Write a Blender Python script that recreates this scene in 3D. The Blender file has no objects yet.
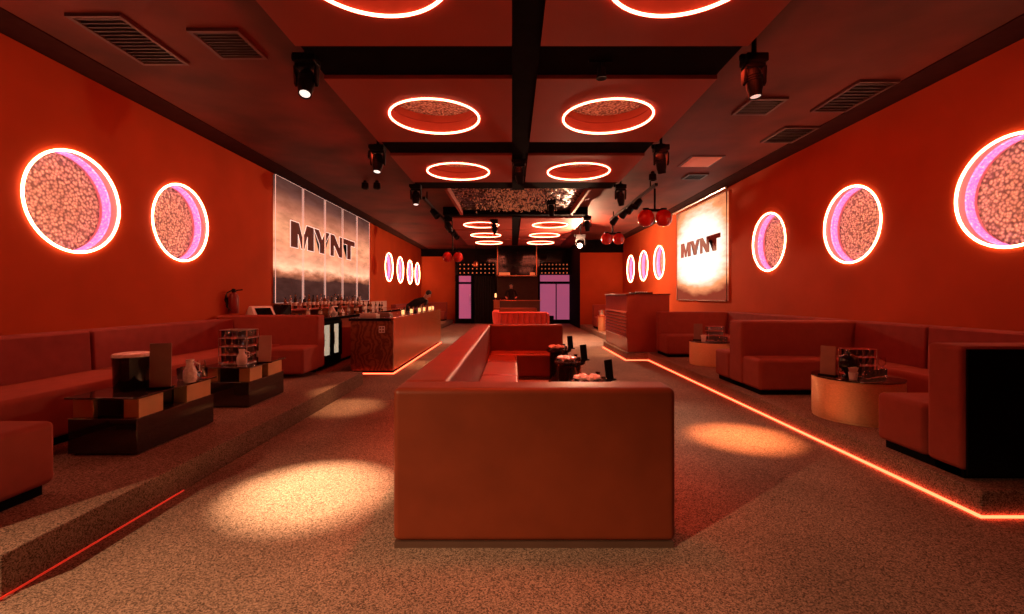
import bpy, bmesh, math, random
from mathutils import Vector, Matrix
random.seed(7)
S = bpy.context.scene
COL = S.collection
PI = math.pi
CAMH = 1.4
WL, WR = -4.7, 4.8          # side walls
CZ = 3.83                   # ceiling
PZ = 3.58                   # underside of the hung panels
YB, YF = 23.6, -3.0         # far wall, wall behind the camera

# ------------------------------------------------------------------ materials
def nodes(name):
    m = bpy.data.materials.new(name); m.use_nodes = True
    nt = m.node_tree; b = nt.nodes['Principled BSDF']
    return m, nt, b
def L(nt, a, b): nt.links.new(a, b)
def coords(nt, kind='Object', scale=(1, 1, 1)):
    t = nt.nodes.new('ShaderNodeTexCoord'); mp = nt.nodes.new('ShaderNodeMapping')
    mp.inputs['Scale'].default_value = scale
    L(nt, t.outputs[kind], mp.inputs['Vector']); return mp.outputs['Vector']
def ramp(nt, fac, stops):
    r = nt.nodes.new('ShaderNodeValToRGB'); e = r.color_ramp.elements
    while len(e) < len(stops): e.new(0.5)
    for i, (p, c) in enumerate(stops):
        e[i].position = p; e[i].color = (*c, 1) if len(c) == 3 else c
    L(nt, fac, r.inputs['Fac']); return r.outputs['Color']
def noise(nt, vec, scale, detail=3, rough=.5):
    n = nt.nodes.new('ShaderNodeTexNoise'); n.inputs['Scale'].default_value = scale
    n.inputs['Detail'].default_value = detail; n.inputs['Roughness'].default_value = rough
    L(nt, vec, n.inputs['Vector']); return n.outputs['Fac']
def bump(nt, b, h, strength, dist=.01):
    n = nt.nodes.new('ShaderNodeBump'); n.inputs['Strength'].default_value = strength
    n.inputs['Distance'].default_value = dist
    L(nt, h, n.inputs['Height']); L(nt, n.outputs['Normal'], b.inputs['Normal'])
def plain(name, c, rough=.6, metal=0, var=.12, scale=6, bscale=None, bstr=.15, spec=.5, trans=0, ior=1.45):
    m, nt, b = nodes(name)
    v = coords(nt)
    f = noise(nt, v, scale, 4)
    lo = tuple(x*(1-var) for x in c); hi = tuple(min(1, x*(1+var)) for x in c)
    L(nt, ramp(nt, f, [(.3, lo), (.7, hi)]), b.inputs['Base Color'])
    b.inputs['Roughness'].default_value = rough; b.inputs['Metallic'].default_value = metal
    b.inputs['Specular IOR Level'].default_value = spec
    b.inputs['Transmission Weight'].default_value = trans; b.inputs['IOR'].default_value = ior
    if bscale: bump(nt, b, noise(nt, v, bscale, 5), bstr)
    return m
def emit(name, c, s):
    m, nt, b = nodes(name)
    b.inputs['Base Color'].default_value = (*[min(1, x) for x in c], 1)
    b.inputs['Emission Color'].default_value = (*c, 1); b.inputs['Emission Strength'].default_value = s
    return m

M = {}
M['wall'] = plain('wall_paint', (.42, .078, .022), .8, var=.10, scale=1.3, bscale=60, bstr=.08, spec=.15)
M['ceiling'] = plain('ceiling_paint', (.105, .018, .010), .7, var=.55, scale=.9, bscale=3, bstr=.3, spec=.4)
M['panel'] = plain('panel_paint', (.30, .055, .036), .65, var=.06, scale=2, spec=.3)
M['black'] = plain('black_paint', (.006, .006, .007), .9, var=.2, spec=.03)
M['black_gloss'] = plain('black_gloss', (.008, .008, .009), .08, var=.1)
M['black_metal'] = plain('black_metal', (.006, .006, .0065), .5, metal=.0, var=.2, spec=.1)
M['leather'] = plain('leather', (.175, .032, .011), .46, var=.10, scale=5, bscale=120, bstr=.04, spec=.35)
M['red_leather'] = plain('red_leather', (.55, .06, .04), .4, var=.10, scale=5, bscale=120, bstr=.06)
M['fabric'] = plain('sofa_fabric', (.30, .066, .045), .85, var=.07, scale=9, bscale=260, bstr=.15, spec=.2)
M['fabric_dark'] = plain('backrest_fabric', (.25, .055, .048), .85, var=.07, scale=9, bscale=260, bstr=.15, spec=.2)
M['plinth'] = plain('plinth_board', (.09, .045, .03), .6)
M['glass'] = plain('clear_glass', (1, .93, .9), .03, var=.02, trans=1, ior=1.35)
M['smoked'] = plain('smoked_mirror', (.10, .085, .075), .04, metal=.75, var=.05)
M['gold_mirror'] = plain('gold_mirror', (.78, .50, .24), .32, metal=.55, var=.05)
M['chrome'] = plain('chrome', (.8, .8, .8), .12, metal=1, var=.04)
M['white'] = plain('white_plastic', (.8, .76, .72), .4, var=.04)
M['paper'] = plain('paper', (.82, .76, .70), .8, var=.05)
M['menu'] = plain('menu_board', (.27, .15, .11), .6, var=.08, scale=12)
M['ice'] = plain('ice_and_crystal', (.95, .74, .70), .2, var=.25, scale=40, bscale=45, bstr=.8)
M['menu_pale'] = plain('pale_menu_board', (.46, .30, .24), .6, var=.06)
M['screen'] = plain('screen_glass', (.01, .01, .013), .08, var=.1)
M['red_metal'] = plain('red_lacquer', (.42, .015, .012), .15, var=.1)
M['grille'] = plain('vent_grille', (.012, .009, .009), .5, var=.2)
M['vent_frame'] = plain('vent_frame', (.055, .022, .019), .5, var=.2)
M['hatch'] = plain('cream_hatch', (.75, .48, .36), .6, var=.05)
M['tray_red'] = plain('red_tray', (.62, .07, .05), .35, var=.08)
M['steel'] = plain('brushed_steel', (.62, .60, .57), .3, metal=.8, var=.08)
M['cream'] = plain('cream_tile', (.60, .50, .44), .5, var=.06)
M['cloth_black'] = plain('black_cloth', (.014, .013, .014), .9, var=.2)
M['skin'] = plain('skin', (.55, .30, .21), .5, var=.06)
M['hair'] = plain('dark_hair', (.015, .010, .008), .6, var=.3, scale=60)
M['extinguisher'] = plain('dark_red_enamel', (.16, .012, .01), .3, var=.1)
M['bottle_a'] = plain('amber_bottle', (.45, .16, .03), .06, var=.1, trans=.6)
M['bottle_b'] = plain('clear_bottle', (.85, .75, .68), .05, var=.05, trans=.85)
M['bottle_c'] = plain('dark_bottle', (.03, .02, .012), .08, var=.1)
M['label'] = plain('bottle_label', (.75, .62, .5), .7, var=.1)
M['letter'] = plain('letter_print', (.085, .034, .03), .6, var=.1)
M['letter_brown'] = plain('letter_brown', (.20, .035, .02), .6, var=.1)
M['copper_trim'] = plain('copper_trim', (.65, .25, .12), .3, metal=1, var=.08)

def carpet(name, c):
    m, nt, b = nodes(name); v = coords(nt)
    vo = nt.nodes.new('ShaderNodeTexVoronoi'); vo.inputs['Scale'].default_value = 165; L(nt, v, vo.inputs['Vector'])
    sx = nt.nodes.new('ShaderNodeSeparateColor'); L(nt, vo.outputs['Color'], sx.inputs[0]); f1 = sx.outputs[0]; f2 = noise(nt, v, 1.6, 3)
    c1 = ramp(nt, f1, [(.05, tuple(x*.32 for x in c)), (.5, c), (.95, tuple(min(1, x*1.65) for x in c))])
    c2 = ramp(nt, f2, [(.3, (.82, .82, .82)), (.7, (1.1, 1.1, 1.1))])
    mx = nt.nodes.new('ShaderNodeMix'); mx.data_type = 'RGBA'; mx.blend_type = 'MULTIPLY'
    mx.inputs['Factor'].default_value = 1
    L(nt, c1, mx.inputs[6]); L(nt, c2, mx.inputs[7]); L(nt, mx.outputs[2], b.inputs['Base Color'])
    b.inputs['Roughness'].default_value = .95; b.inputs['Specular IOR Level'].default_value = .15
    return m
M['carpet'] = carpet('carpet', (.27, .195, .148))
M['carpet_step'] = carpet('platform_carpet', (.23, .16, .12))

def foil(name, c, scale, rough, strength=1.0, metal=1):
    m, nt, b = nodes(name); v = coords(nt)
    vo = nt.nodes.new('ShaderNodeTexVoronoi'); vo.inputs['Scale'].default_value = scale
    L(nt, v, vo.inputs['Vector'])
    L(nt, ramp(nt, vo.outputs['Distance'], [(.0, tuple(min(1, x*1.15) for x in c)), (.75, tuple(x*.18 for x in c))]), b.inputs['Base Color'])
    b.inputs['Metallic'].default_value = metal; b.inputs['Roughness'].default_value = rough
    bump(nt, b, vo.outputs['Distance'], strength, .05); return m
M['foil'] = foil('crumpled_copper_foil', (1, .86, .70), 30, .5, 1.0, .2)

def glitter():
    m, nt, b = nodes('black_glitter'); v = coords(nt)
    vo = nt.nodes.new('ShaderNodeTexVoronoi'); vo.inputs['Scale'].default_value = 11
    L(nt, v, vo.inputs['Vector'])
    g = nt.nodes.new('ShaderNodeNewGeometry')
    sub = nt.nodes.new('ShaderNodeVectorMath'); sub.operation = 'SUBTRACT'; sub.inputs[1].default_value = (.5, .5, .5)
    L(nt, vo.outputs['Color'], sub.inputs[0])
    sc = nt.nodes.new('ShaderNodeVectorMath'); sc.operation = 'SCALE'; sc.inputs['Scale'].default_value = .9
    L(nt, sub.outputs[0], sc.inputs[0])
    ad = nt.nodes.new('ShaderNodeVectorMath'); ad.operation = 'ADD'
    L(nt, g.outputs['Normal'], ad.inputs[0]); L(nt, sc.outputs[0], ad.inputs[1])
    nm = nt.nodes.new('ShaderNodeVectorMath'); nm.operation = 'NORMALIZE'; L(nt, ad.outputs[0], nm.inputs[0])
    L(nt, nm.outputs[0], b.inputs['Normal'])
    L(nt, ramp(nt, vo.outputs['Distance'], [(.20, (1, .86, .68)), (.27, (.008, .006, .006))]), b.inputs['Base Color'])
    b.inputs['Metallic'].default_value = .25; b.inputs['Roughness'].default_value = .3
    return m
M['glitter'] = glitter()

def brushed(name, c, rough, sc=(1, 1, 1), nscale=30, bs=.35, metal=1, var=.35):
    m, nt, b = nodes(name); v = coords(nt, 'Object', sc)
    f = noise(nt, v, nscale, 4, .6)
    L(nt, ramp(nt, f, [(.3, tuple(x*(1-var) for x in c)), (.7, tuple(min(1, x*(1+var)) for x in c))]), b.inputs['Base Color'])
    b.inputs['Metallic'].default_value = metal; b.inputs['Roughness'].default_value = rough
    bump(nt, b, f, bs, .01); return m
M['hammered'] = brushed('hammered_gold', (.92, .56, .29), .46, (1, 1, 2.2), 55, .6, .9, .12)
M['copper_sheet'] = brushed('copper_sheet', (.74, .28, .12), .27, (1, 1, .15), 14, .12, .85, .25)
M['booth_sheet'] = plain('booth_lacquer', (.38, .075, .045), .22, var=.06)

def burl():
    m, nt, b = nodes('burl_copper'); v = coords(nt)
    w = nt.nodes.new('ShaderNodeTexWave'); w.inputs['Scale'].default_value = 3.0
    w.inputs['Distortion'].default_value = 16; w.inputs['Detail'].default_value = 4; w.inputs['Detail Scale'].default_value = 1.6
    L(nt, v, w.inputs['Vector'])
    L(nt, ramp(nt, w.outputs['Fac'], [(.1, (.15, .044, .02)), (.5, (.22, .07, .032)), (.95, (.30, .10, .046))]), b.inputs['Base Color'])
    b.inputs['Roughness'].default_value = .35; b.inputs['Metallic'].default_value = .35
    bump(nt, b, w.outputs['Fac'], .15, .01); return m
M['burl'] = burl()

M['led_ceiling'] = emit('warm_led_ceiling', (1.0, .19, .10), 21.0)
M['led_wall'] = emit('warm_led_wall', (1.0, .31, .14), 38.0)
M['led_floor'] = emit('floor_led', (1.0, .075, .028), 9.0)
M['led_red'] = emit('red_led', (1.0, .05, .02), .3)
def violet():
    m, nt, b = nodes('violet_led'); v = coords(nt)
    f = noise(nt, v, 42, 2, .6)
    c = ramp(nt, f, [(.35, (.60, .16, .50)), (.55, (.62, .30, .92)), (.72, (.85, .70, 1.0))])
    L(nt, c, b.inputs['Base Color']); L(nt, c, b.inputs['Emission Color']); b.inputs['Emission Strength'].default_value = .75
    return m
M['led_purple'] = violet()
M['lens'] = emit('lit_lens', (1.0, .82, .72), 1.3)
M['lens_dim'] = emit('dim_lens', (1.0, .75, .62), .7)
M['lens_bright'] = emit('bright_lens', (1.0, .85, .72), 40)
M['fridge_light'] = emit('fridge_glow', (1.0, .84, .62), .5)
M['candle'] = emit('candle_glow', (1.0, .5, .18), 1.8)
M['violet_glass'] = emit('violet_backlit_glass', (.40, .09, .19), .72)
M['outline'] = emit('white_outline_led', (1.0, .72, .62), .9)
M['frame_led'] = emit('panel_edge_led', (1.0, .60, .48), .75)
M['dots'] = emit('grille_lamps', (.8, .18, .06), .6)

def jamb():
    m, nt, b = nodes('recess_lining')
    b.inputs['Base Color'].default_value = (.80, .36, .50, 1); b.inputs['Roughness'].default_value = .5
    return m
M['jamb'] = jamb()
M['jamb_red'] = plain('ceiling_recess_lining', (.44, .105, .055), .6, var=.08)

def sunset(name, kind):
    """backlit photograph print; Generated: u along Y, v along Z"""
    m, nt, b = nodes(name)
    t = nt.nodes.new('ShaderNodeTexCoord'); sp = nt.nodes.new('ShaderNodeSeparateXYZ')
    L(nt, t.outputs['Object'], sp.inputs[0])
    mp = nt.nodes.new('ShaderNodeMapping'); L(nt, t.outputs['Object'], mp.inputs['Vector'])
    def mt(op, a, bb=None):
        n = nt.nodes.new('ShaderNodeMath'); n.operation = op
        for i, x in enumerate((a, bb)):
            if x is None: continue
            if isinstance(x, (int, float)): n.inputs[i].default_value = x
            else: L(nt, x, n.inputs[i])
        return n.outputs[0]
    mp.inputs['Scale'].default_value = (0, .55, 2.2)
    cl = noise(nt, mp.outputs['Vector'], 2.4, 6, .6)
    if kind == 'banner':     # object coords are world: glow centred at Z 2.55
        dy = mt('DIVIDE', mt('SUBTRACT', sp.outputs['Y'], 11.6), 1.9)
        dz = mt('DIVIDE', mt('SUBTRACT', sp.outputs['Z'], 2.52), 1.25)
        r = mt('SQRT', mt('ADD', mt('MULTIPLY', dy, dy), mt('MULTIPLY', dz, dz)))
        r = mt('ADD', r, mt('MULTIPLY', mt('MAXIMUM', mt('SUBTRACT', 1.85, sp.outputs['Z']), 0), .9))
        r = mt('MULTIPLY', mt('ADD', r, mt('MULTIPLY', mt('SUBTRACT', cl, .5), .45)), .72)
        c = ramp(nt, r, [(.0, (1, .93, .86)), (.50, (1.0, .80, .64)), (.70, (.80, .27, .11)), (.95, (.18, .025, .012))])
        st = 1.5
    else:
        v = mt('ADD', mt('DIVIDE', mt('SUBTRACT', sp.outputs['Z'], 1.26), 2.54), mt('MULTIPLY', mt('SUBTRACT', cl, .5), .10))
        sky = ramp(nt, v, [(.0, (.03, .012, .01)), (.19, (.05, .018, .014)), (.24, (.45, .14, .07)), (.30, (1, .48, .28)),
                           (.40, (.80, .30, .17)), (.47, (.74, .27, .14)), (.62, (.80, .31, .16)), (.76, (.45, .15, .085)), (.9, (.11, .04, .03)), (1, (.05, .022, .018))])
        cc = ramp(nt, cl, [(.36, (.72, .68, .66)), (.62, (1.2, 1.2, 1.2))])
        mx = nt.nodes.new('ShaderNodeMix'); mx.data_type = 'RGBA'; mx.blend_type = 'MULTIPLY'; mx.inputs['Factor'].default_value = 1
        L(nt, sky, mx.inputs[6]); L(nt, cc, mx.inputs[7]); c = mx.outputs[2]; st = 1.35
    b.inputs['Base Color'].default_value = (.03, .02, .02, 1); L(nt, c, b.inputs['Emission Color'])
    b.inputs['Emission Strength'].default_value = st; b.inputs['Roughness'].default_value = 1; b.inputs['Specular IOR Level'].default_value = 0
    return m
M['sunset_banner'] = sunset('sunset_banner_print', 'banner')
M['sunset_picture'] = sunset('sunset_panel_print', 'panel')

# ------------------------------------------------------------------ geometry helpers
def box(bm, x0, x1, y0, y1, z0, z1):
    v = [bm.verts.new((x, y, z)) for z in (z0, z1) for y in (y0, y1) for x in (x0, x1)]
    for f in ((0, 2, 3, 1), (4, 5, 7, 6), (0, 1, 5, 4), (2, 6, 7, 3), (0, 4, 6, 2), (1, 3, 7, 5)):
        bm.faces.new([v[i] for i in f])
    return v
def prism(bm, pts, axis, a0, a1):
    """polygon pts extruded along an axis ('x': pts=(y,z), 'y': pts=(x,z), 'z': pts=(x,y))"""
    def p(u, v, a): return {'x': (a, u, v), 'y': (u, a, v), 'z': (u, v, a)}[axis]
    A = [bm.verts.new(p(u, v, a0)) for u, v in pts]; B = [bm.verts.new(p(u, v, a1)) for u, v in pts]
    n = len(pts)
    bm.faces.new(A[::-1]); bm.faces.new(B)
    for i in range(n): bm.faces.new((A[i], A[(i+1) % n], B[(i+1) % n], B[i]))
def lathe(bm, prof, c=(0, 0, 0), n=24, axis='z', rot=None):
    """prof: (r, h) list; r=0 ends close"""
    rings = []
    for r, h in prof:
        if r < 1e-5: co = [(0, 0, h)]
        else: co = [(r*math.cos(2*PI*i/n), r*math.sin(2*PI*i/n), h) for i in range(n)]
        ring = []
        for q in co:
            q = Vector(q)
            if axis == 'x': q = Vector((q.z, q.x, q.y))
            elif axis == 'y': q = Vector((q.x, q.z, q.y))
            if rot is not None: q = rot @ q
            ring.append(bm.verts.new(q + Vector(c)))
        rings.append(ring)
    for a, b in zip(rings, rings[1:]):
        if len(a) == 1 and len(b) == 1: continue
        for i in range(n):
            j = (i+1) % n
            if len(a) == 1: bm.faces.new((a[0], b[i], b[j]))
            elif len(b) == 1: bm.faces.new((a[i], a[j], b[0]))
            else: bm.faces.new((a[i], a[j], b[j], b[i]))
def torus(bm, c, R, r, axis='z', n=72, k=10):
    vs = []
    for i in range(n):
        a = 2*PI*i/n; row = []
        for j in range(k):
            t = 2*PI*j/k; rr = R + r*math.cos(t); h = r*math.sin(t)
            q = (rr*math.cos(a), rr*math.sin(a), h)
            if axis == 'x': q = (q[2], q[0], q[1])
            row.append(bm.verts.new(Vector(q)+Vector(c)))
        vs.append(row)
    for i in range(n):
        for j in range(k):
            bm.faces.new((vs[i][j], vs[(i+1) % n][j], vs[(i+1) % n][(j+1) % k], vs[i][(j+1) % k]))
def tube(bm, pts, r, n=8, closed=False):
    pts = [Vector(p) for p in pts]; rings = []; N = len(pts)
    for i, p in enumerate(pts):
        if closed: d = (pts[(i+1) % N]-pts[i-1])
        else: d = pts[min(i+1, N-1)]-pts[max(i-1, 0)]
        d.normalize()
        up = Vector((0, 0, 1)) if abs(d.z) < .9 else Vector((1, 0, 0))
        s = d.cross(up).normalized(); u = s.cross(d).normalized()
        rr = r[i] if isinstance(r, (list, tuple)) else r
        rings.append([bm.verts.new(p + s*rr*math.cos(2*PI*k/n) + u*rr*math.sin(2*PI*k/n)) for k in range(n)])
    M_ = N if closed else N-1
    for i in range(M_):
        a, b = rings[i], rings[(i+1) % N]
        for k in range(n): bm.faces.new((a[k], a[(k+1) % n], b[(k+1) % n], b[k]))
    if not closed:
        bm.faces.new(rings[0][::-1]); bm.faces.new(rings[-1])
def sphere(bm, c, r, sc=(1, 1, 1), seg=16, rg=10):
    mtx = Matrix.Translation(Vector(c)) @ Matrix.Diagonal((r*sc[0], r*sc[1], r*sc[2], 1))
    bmesh.ops.create_uvsphere(bm, u_segments=seg, v_segments=rg, radius=1, matrix=mtx)
def holed_plate(bm, f, u0, u1, v0, v1, holes, R, n=64):
    """flat plate in (u,v) with round holes in a row along u; f maps (u,v)->xyz"""
    a = R*1.12; cache = {}
    def V(u, v):
        k = (round(u, 4), round(v, 4))
        if k not in cache: cache[k] = bm.verts.new(f(u, v))
        return cache[k]
    def quad(ua, ub, va, vb):
        if ub-ua > 1e-4 and vb-va > 1e-4: bm.faces.new((V(ua, va), V(ub, va), V(ub, vb), V(ua, vb)))
    cur = u0
    for hu, hv in sorted(holes):
        quad(cur, hu-a, v0, v1); quad(hu-a, hu+a, v0, hv-a); quad(hu-a, hu+a, hv+a, v1)
        inn, out = [], []
        for i in range(n):
            t = 2*PI*(i+.5)/n; c, s = math.cos(t), math.sin(t); k = a/max(abs(c), abs(s))
            inn.append(V(hu+R*c, hv+R*s)); out.append(V(hu+k*c, hv+k*s))
        for i in range(n): bm.faces.new((inn[i], inn[(i+1) % n], out[(i+1) % n], out[i]))
        # corner triangles of the square
        for sx, sy in ((1, 1), (-1, 1), (-1, -1), (1, -1)):
            t = math.atan2(sy, sx) % (2*PI); i = int(math.floor(t/(2*PI)*n - .5)) % n
            try: bm.faces.new((out[i], V(hu+sx*a, hv+sy*a), out[(i+1) % n]))
            except ValueError: pass
        cur = hu+a
    quad(cur, u1, v0, v1)

def mk(name, bm, mat, parent=None, bevel=0, seg=3, smooth=True, sub=0):
    bmesh.ops.recalc_face_normals(bm, faces=bm.faces[:])
    me = bpy.data.meshes.new(name); bm.to_mesh(me); bm.free()
    o = bpy.data.objects.new(name, me); COL.objects.link(o)
    me.materials.append(M[mat] if isinstance(mat, str) else mat)
    if smooth:
        for p in me.polygons: p.use_smooth = True
    if bevel:
        md = o.modifiers.new('Bevel', 'BEVEL'); md.width = bevel; md.segments = seg
        md.limit_method = 'ANGLE'; md.angle_limit = math.radians(40)
        wn = o.modifiers.new('WN', 'WEIGHTED_NORMAL'); wn.keep_sharp = True
    elif smooth:
        try:
            me.set_sharp_from_angle(angle=math.radians(35))
        except Exception: pass
    if sub:
        md = o.modifiers.new('Sub', 'SUBSURF'); md.levels = sub; md.render_levels = sub
    if parent is not None:
        o.parent = parent
        root = parent
        off = Vector((0, 0, 0))
        while root is not None:
            off += Vector(root.location); root = root.parent
        if parent.type == 'EMPTY': o.matrix_parent_inverse = Matrix.Translation(-off)
    return o
def B(): return bmesh.new()
def bx(name, mat, dims, parent=None, bevel=0, seg=3):
    bm = B(); box(bm, *dims); return mk(name, bm, mat, parent, bevel, seg)
def thing(name, label, cat, loc, group=None):
    o = bpy.data.objects.new(name, None); COL.objects.link(o); o.empty_display_size = .1
    o.location = loc; o['label'] = label; o['category'] = cat
    if group: o['group'] = group
    return o
def tag(o, label, cat, group=None, kind=None):
    o['label'] = label; o['category'] = cat
    if group: o['group'] = group
    if kind: o['kind'] = kind
    return o
def struct(o): o['kind'] = 'structure'; return o
def copy_tree(src, loc, label=None, rotz=None):
    def rec(o, par):
        c = o.copy(); COL.objects.link(c)
        if par is not None: c.parent = par; c.matrix_parent_inverse = o.matrix_parent_inverse.copy()
        for ch in [k for k in ALLOBJ() if k.parent is o]: rec(ch, c)
        return c
    r = rec(src, None); r.location = loc
    if rotz is not None: r.rotation_euler = (0, 0, rotz)
    if label: r['label'] = label
    return r
def ALLOBJ(): return list(COL.objects)

# ------------------------------------------------------------------ the room
ZC = 2.41; R = .537
left_holes = [(3.28, ZC), (4.90, ZC), (6.48, ZC+.03), (17.4, 2.5), (19.15, 2.5), (20.95, 2.5), (22.6, 2.5)]
right_holes = [(4.38, ZC), (6.45, ZC), (8.52, ZC), (14.85, 2.5), (16.6, 2.5), (18.4, 2.5)]

bm = B(); box(bm, WL-.3, WR+.3, YF, YB, -.1, 0); struct(mk('floor', bm, 'carpet', smooth=False))
bm = B(); box(bm, WL-.3, WR+.3, YF, YB, CZ, CZ+.12); struct(mk('ceiling', bm, 'ceiling', smooth=False))
bm = B(); holed_plate(bm, lambda u, v: (WL, u, v), YF, YB, 0, CZ, left_holes, R)
struct(mk('wall_left', bm, 'wall', smooth=False))
bm = B(); holed_plate(bm, lambda u, v: (WR, u, v), YF, 19.7, 0, CZ, right_holes, R)
struct(mk('wall_right', bm, 'wall', smooth=False))
bm = B(); box(bm, WL-.3, WR+.3, YB, YB+.15, 0, CZ); struct(mk('wall_back', bm, 'wall', smooth=False))
bm = B(); box(bm, WL-.3, WR+.3, YF-.15, YF, 0, CZ); struct(mk('wall_front', bm, 'wall', smooth=False))
bm = B(); box(bm, 2.95, WR, 19.7, YB, 0, CZ); struct(mk('wall_back_right', bm, 'wall', smooth=False))
# dark bulkhead band along the head of the far right wall
struct(bx('trim_3', 'black', (2.925, 2.95, 19.72, YB-.02, 0, CZ)))
M['ceiling_edge'] = plain('dark_ceiling_edge', (.030, .008, .007), .8, var=.2, spec=.1)  # flat dark strips in place of a soft dark fade at the ceiling edges
struct(bx('dark_strip_left', 'ceiling_edge', (WL, WL+.40, YF, YB, CZ-.012, CZ))); struct(bx('dark_strip_right', 'ceiling_edge', (WR-.40, WR, YF, 19.7, CZ-.012, CZ)))
struct(bx('trim_1', 'black', (2.95, WR, 19.62, 19.7, 3.28, CZ)))
struct(bx('trim_2', 'black', (WL, -2.95, 23.5, 23.6, 3.45, CZ)))

# platforms
PR, PL = .17, .20
bm = B(); prism(bm, [(2.96, 2.87), (WR, 2.87), (WR, 19.7), (2.96, 19.7), (2.96, 12.35), (2.48, 12.35), (2.48, 9.85), (2.96, 9.85)], 'z', 0, PR)
struct(mk('platform_right', bm, 'carpet_step', bevel=.012, seg=2))
bm = B(); box(bm, WL, -2.36, 2.1, 7.22, 0, PL)
struct(mk('platform_left', bm, 'carpet_step', bevel=.012, seg=2))
bm = B(); box(bm, WL, -3.05, 17.2, YB, 0, PL)
struct(mk('platform_back', bm, 'carpet_step', bevel=.012, seg=2))

# LED lines at the foot of the steps
def strip(pts, r, mat, label):
    bm = B(); tube(bm, pts, r, 6); return tag(mk('led_strip', bm, mat), label, 'light strip')
strip([(4.6, 2.855, .014), (2.945, 2.855, .014), (2.945, 9.83, .014), (2.465, 9.83, .014), (2.465, 12.36, .014), (2.9, 12.40, .014)], .0105, 'led_floor',
      'long glowing orange light strip along the foot of the right-hand platform')
strip([(-3.0, 2.08, .012), (-2.345, 2.08, .012), (-2.345, 3.25, .012)], .006, 'led_red', 'thin red light strip at the foot of the left-hand step')
strip([(-2.88, 8.13, .014), (-2.12, 8.13, .014), (-2.12, 13.6, .014)], .0105, 'led_floor', 'glowing orange light strip along the foot of the copper bar')

# ------------------------------------------------------------------ round recessed wall lights
def wall_light(y, z, side, label):
    x = WL if side < 0 else WR; d = .23*side
    t = thing('round_wall_light', label, 'wall light', (x, y, z), 'round recessed lights in the %s wall' % ('left' if side < 0 else 'right'))
    bm = B(); n = 64
    a = [bm.verts.new((x, y+R*math.cos(2*PI*i/n), z+R*math.sin(2*PI*i/n))) for i in range(n)]
    b = [bm.verts.new((x+d, y+R*math.cos(2*PI*i/n), z+R*math.sin(2*PI*i/n))) for i in range(n)]
    for i in range(n): bm.faces.new((a[i], a[(i+1) % n], b[(i+1) % n], b[i]))
    mk('recess_lining', bm, 'jamb', t)
    bm = B(); lathe(bm, [(0, 0), (.2, .012*-side), (.4, -.004*side), (R+.01, 0)], (x+d, y, z), 64, 'x'); mk('foil_panel', bm, 'foil', t)
    bm = B(); torus(bm, (x-.004*side, y, z), R, .0125, 'x'); mk('led_ring', bm, 'led_wall', t)
    bm = B(); lathe(bm, [(R-.001, d*.40), (R-.012, d*.44), (R-.012, d*.80), (R-.001, d*.84)], (x, y, z), 64, 'x'); mk('violet_band', bm, 'led_purple', t)
    return t
ll = ['round wall light cut off at the left end of the left wall, nearest the lens', 'largest whole round wall light on the left wall, above the near wall bench',
      'second round wall light on the left wall, left of the sunset pictures', 'first of four narrow round lights right of the sunset pictures, nearest the panels',
      'second of four narrow round lights right of the sunset pictures', 'third of four narrow round lights right of the sunset pictures', 'last of four narrow round lights, nearest the far left corner']
for (y, z), lb in zip(left_holes, ll): wall_light(y, z, -1, lb)
rl = ['largest round wall light on the right wall, cut by the picture edge', 'middle of the three big round lights on the right wall',
      'smallest of the three big round lights, just right of the bright banner', 'nearest of three narrow round lights left of the bright banner',
      'middle of three narrow round lights left of the bright banner', 'farthest of three narrow round lights, by the far right corner']
for (y, z), lb in zip(right_holes, rl): wall_light(y, z, 1, lb)

# ------------------------------------------------------------------ hung ceiling panels with round coffers
rows = [(1.75, 3.97, 3.0), (4.57, 6.44, 5.55), (7.06, 8.72, 7.98), (12.75, 14.9, 13.95), (15.15, 17.3, 16.3), (17.55, 19.6, 18.6)]
rown = ['nearest row, cut by the picture top', 'second row', 'third row, before the glitter ceiling', 'first row behind the glitter ceiling', 'middle row behind the glitter ceiling', 'last row, nearest the far wall']
for (y0, y1, yc), rn in zip(rows, rown):
    for sd, x0, x1, xc in (('left', -1.89, 0, -.94), ('right', .25, 2.06, 1.165)):
        t = thing('ceiling_panel', 'red hung ceiling panel with glowing round coffer, %s half, %s' % (sd, rn), 'ceiling panel', (xc, yc, PZ), 'hung ceiling panels with round coffers')
        bm = B(); holed_plate(bm, lambda u, v: (u, v, PZ), x0, x1, y0, y1, [(xc, yc)], R)
        for (a, b, c, d) in ((x0, x0, y0, y1), (x1, x1, y0, y1), (x0, x1, y0, y0), (x0, x1, y1, y1)):
            vs = [bm.verts.new(p) for p in ((a, c, PZ), (b, d, PZ), (b, d, CZ), (a, c, CZ))]; bm.faces.new(vs)
        mk('panel_board', bm, 'panel', t, smooth=False)
        bm = B(); n = 64
        a = [bm.verts.new((xc+R*math.cos(2*PI*i/n), yc+R*math.sin(2*PI*i/n), PZ)) for i in range(n)]
        b = [bm.verts.new((xc+R*math.cos(2*PI*i/n), yc+R*math.sin(2*PI*i/n), CZ-.005)) for i in range(n)]
        for i in range(n): bm.faces.new((a[i], a[(i+1) % n], b[(i+1) % n], b[i]))
        mk('recess_lining', bm, 'jamb_red', t)
        bm = B(); lathe(bm, [(0, CZ-.02), (.3, CZ-.012), (R, CZ-.018)], (xc, yc, 0), 64); mk('foil_panel', bm, 'foil', t)
        bm = B(); torus(bm, (xc, yc, PZ-.004), R, .0125); mk('led_ring', bm, 'led_ceiling', t)
        bm = B(); torus(bm, (xc, yc, PZ+.13), R-.012, .008); mk('inner_ledge', bm, 'panel', t)
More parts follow.
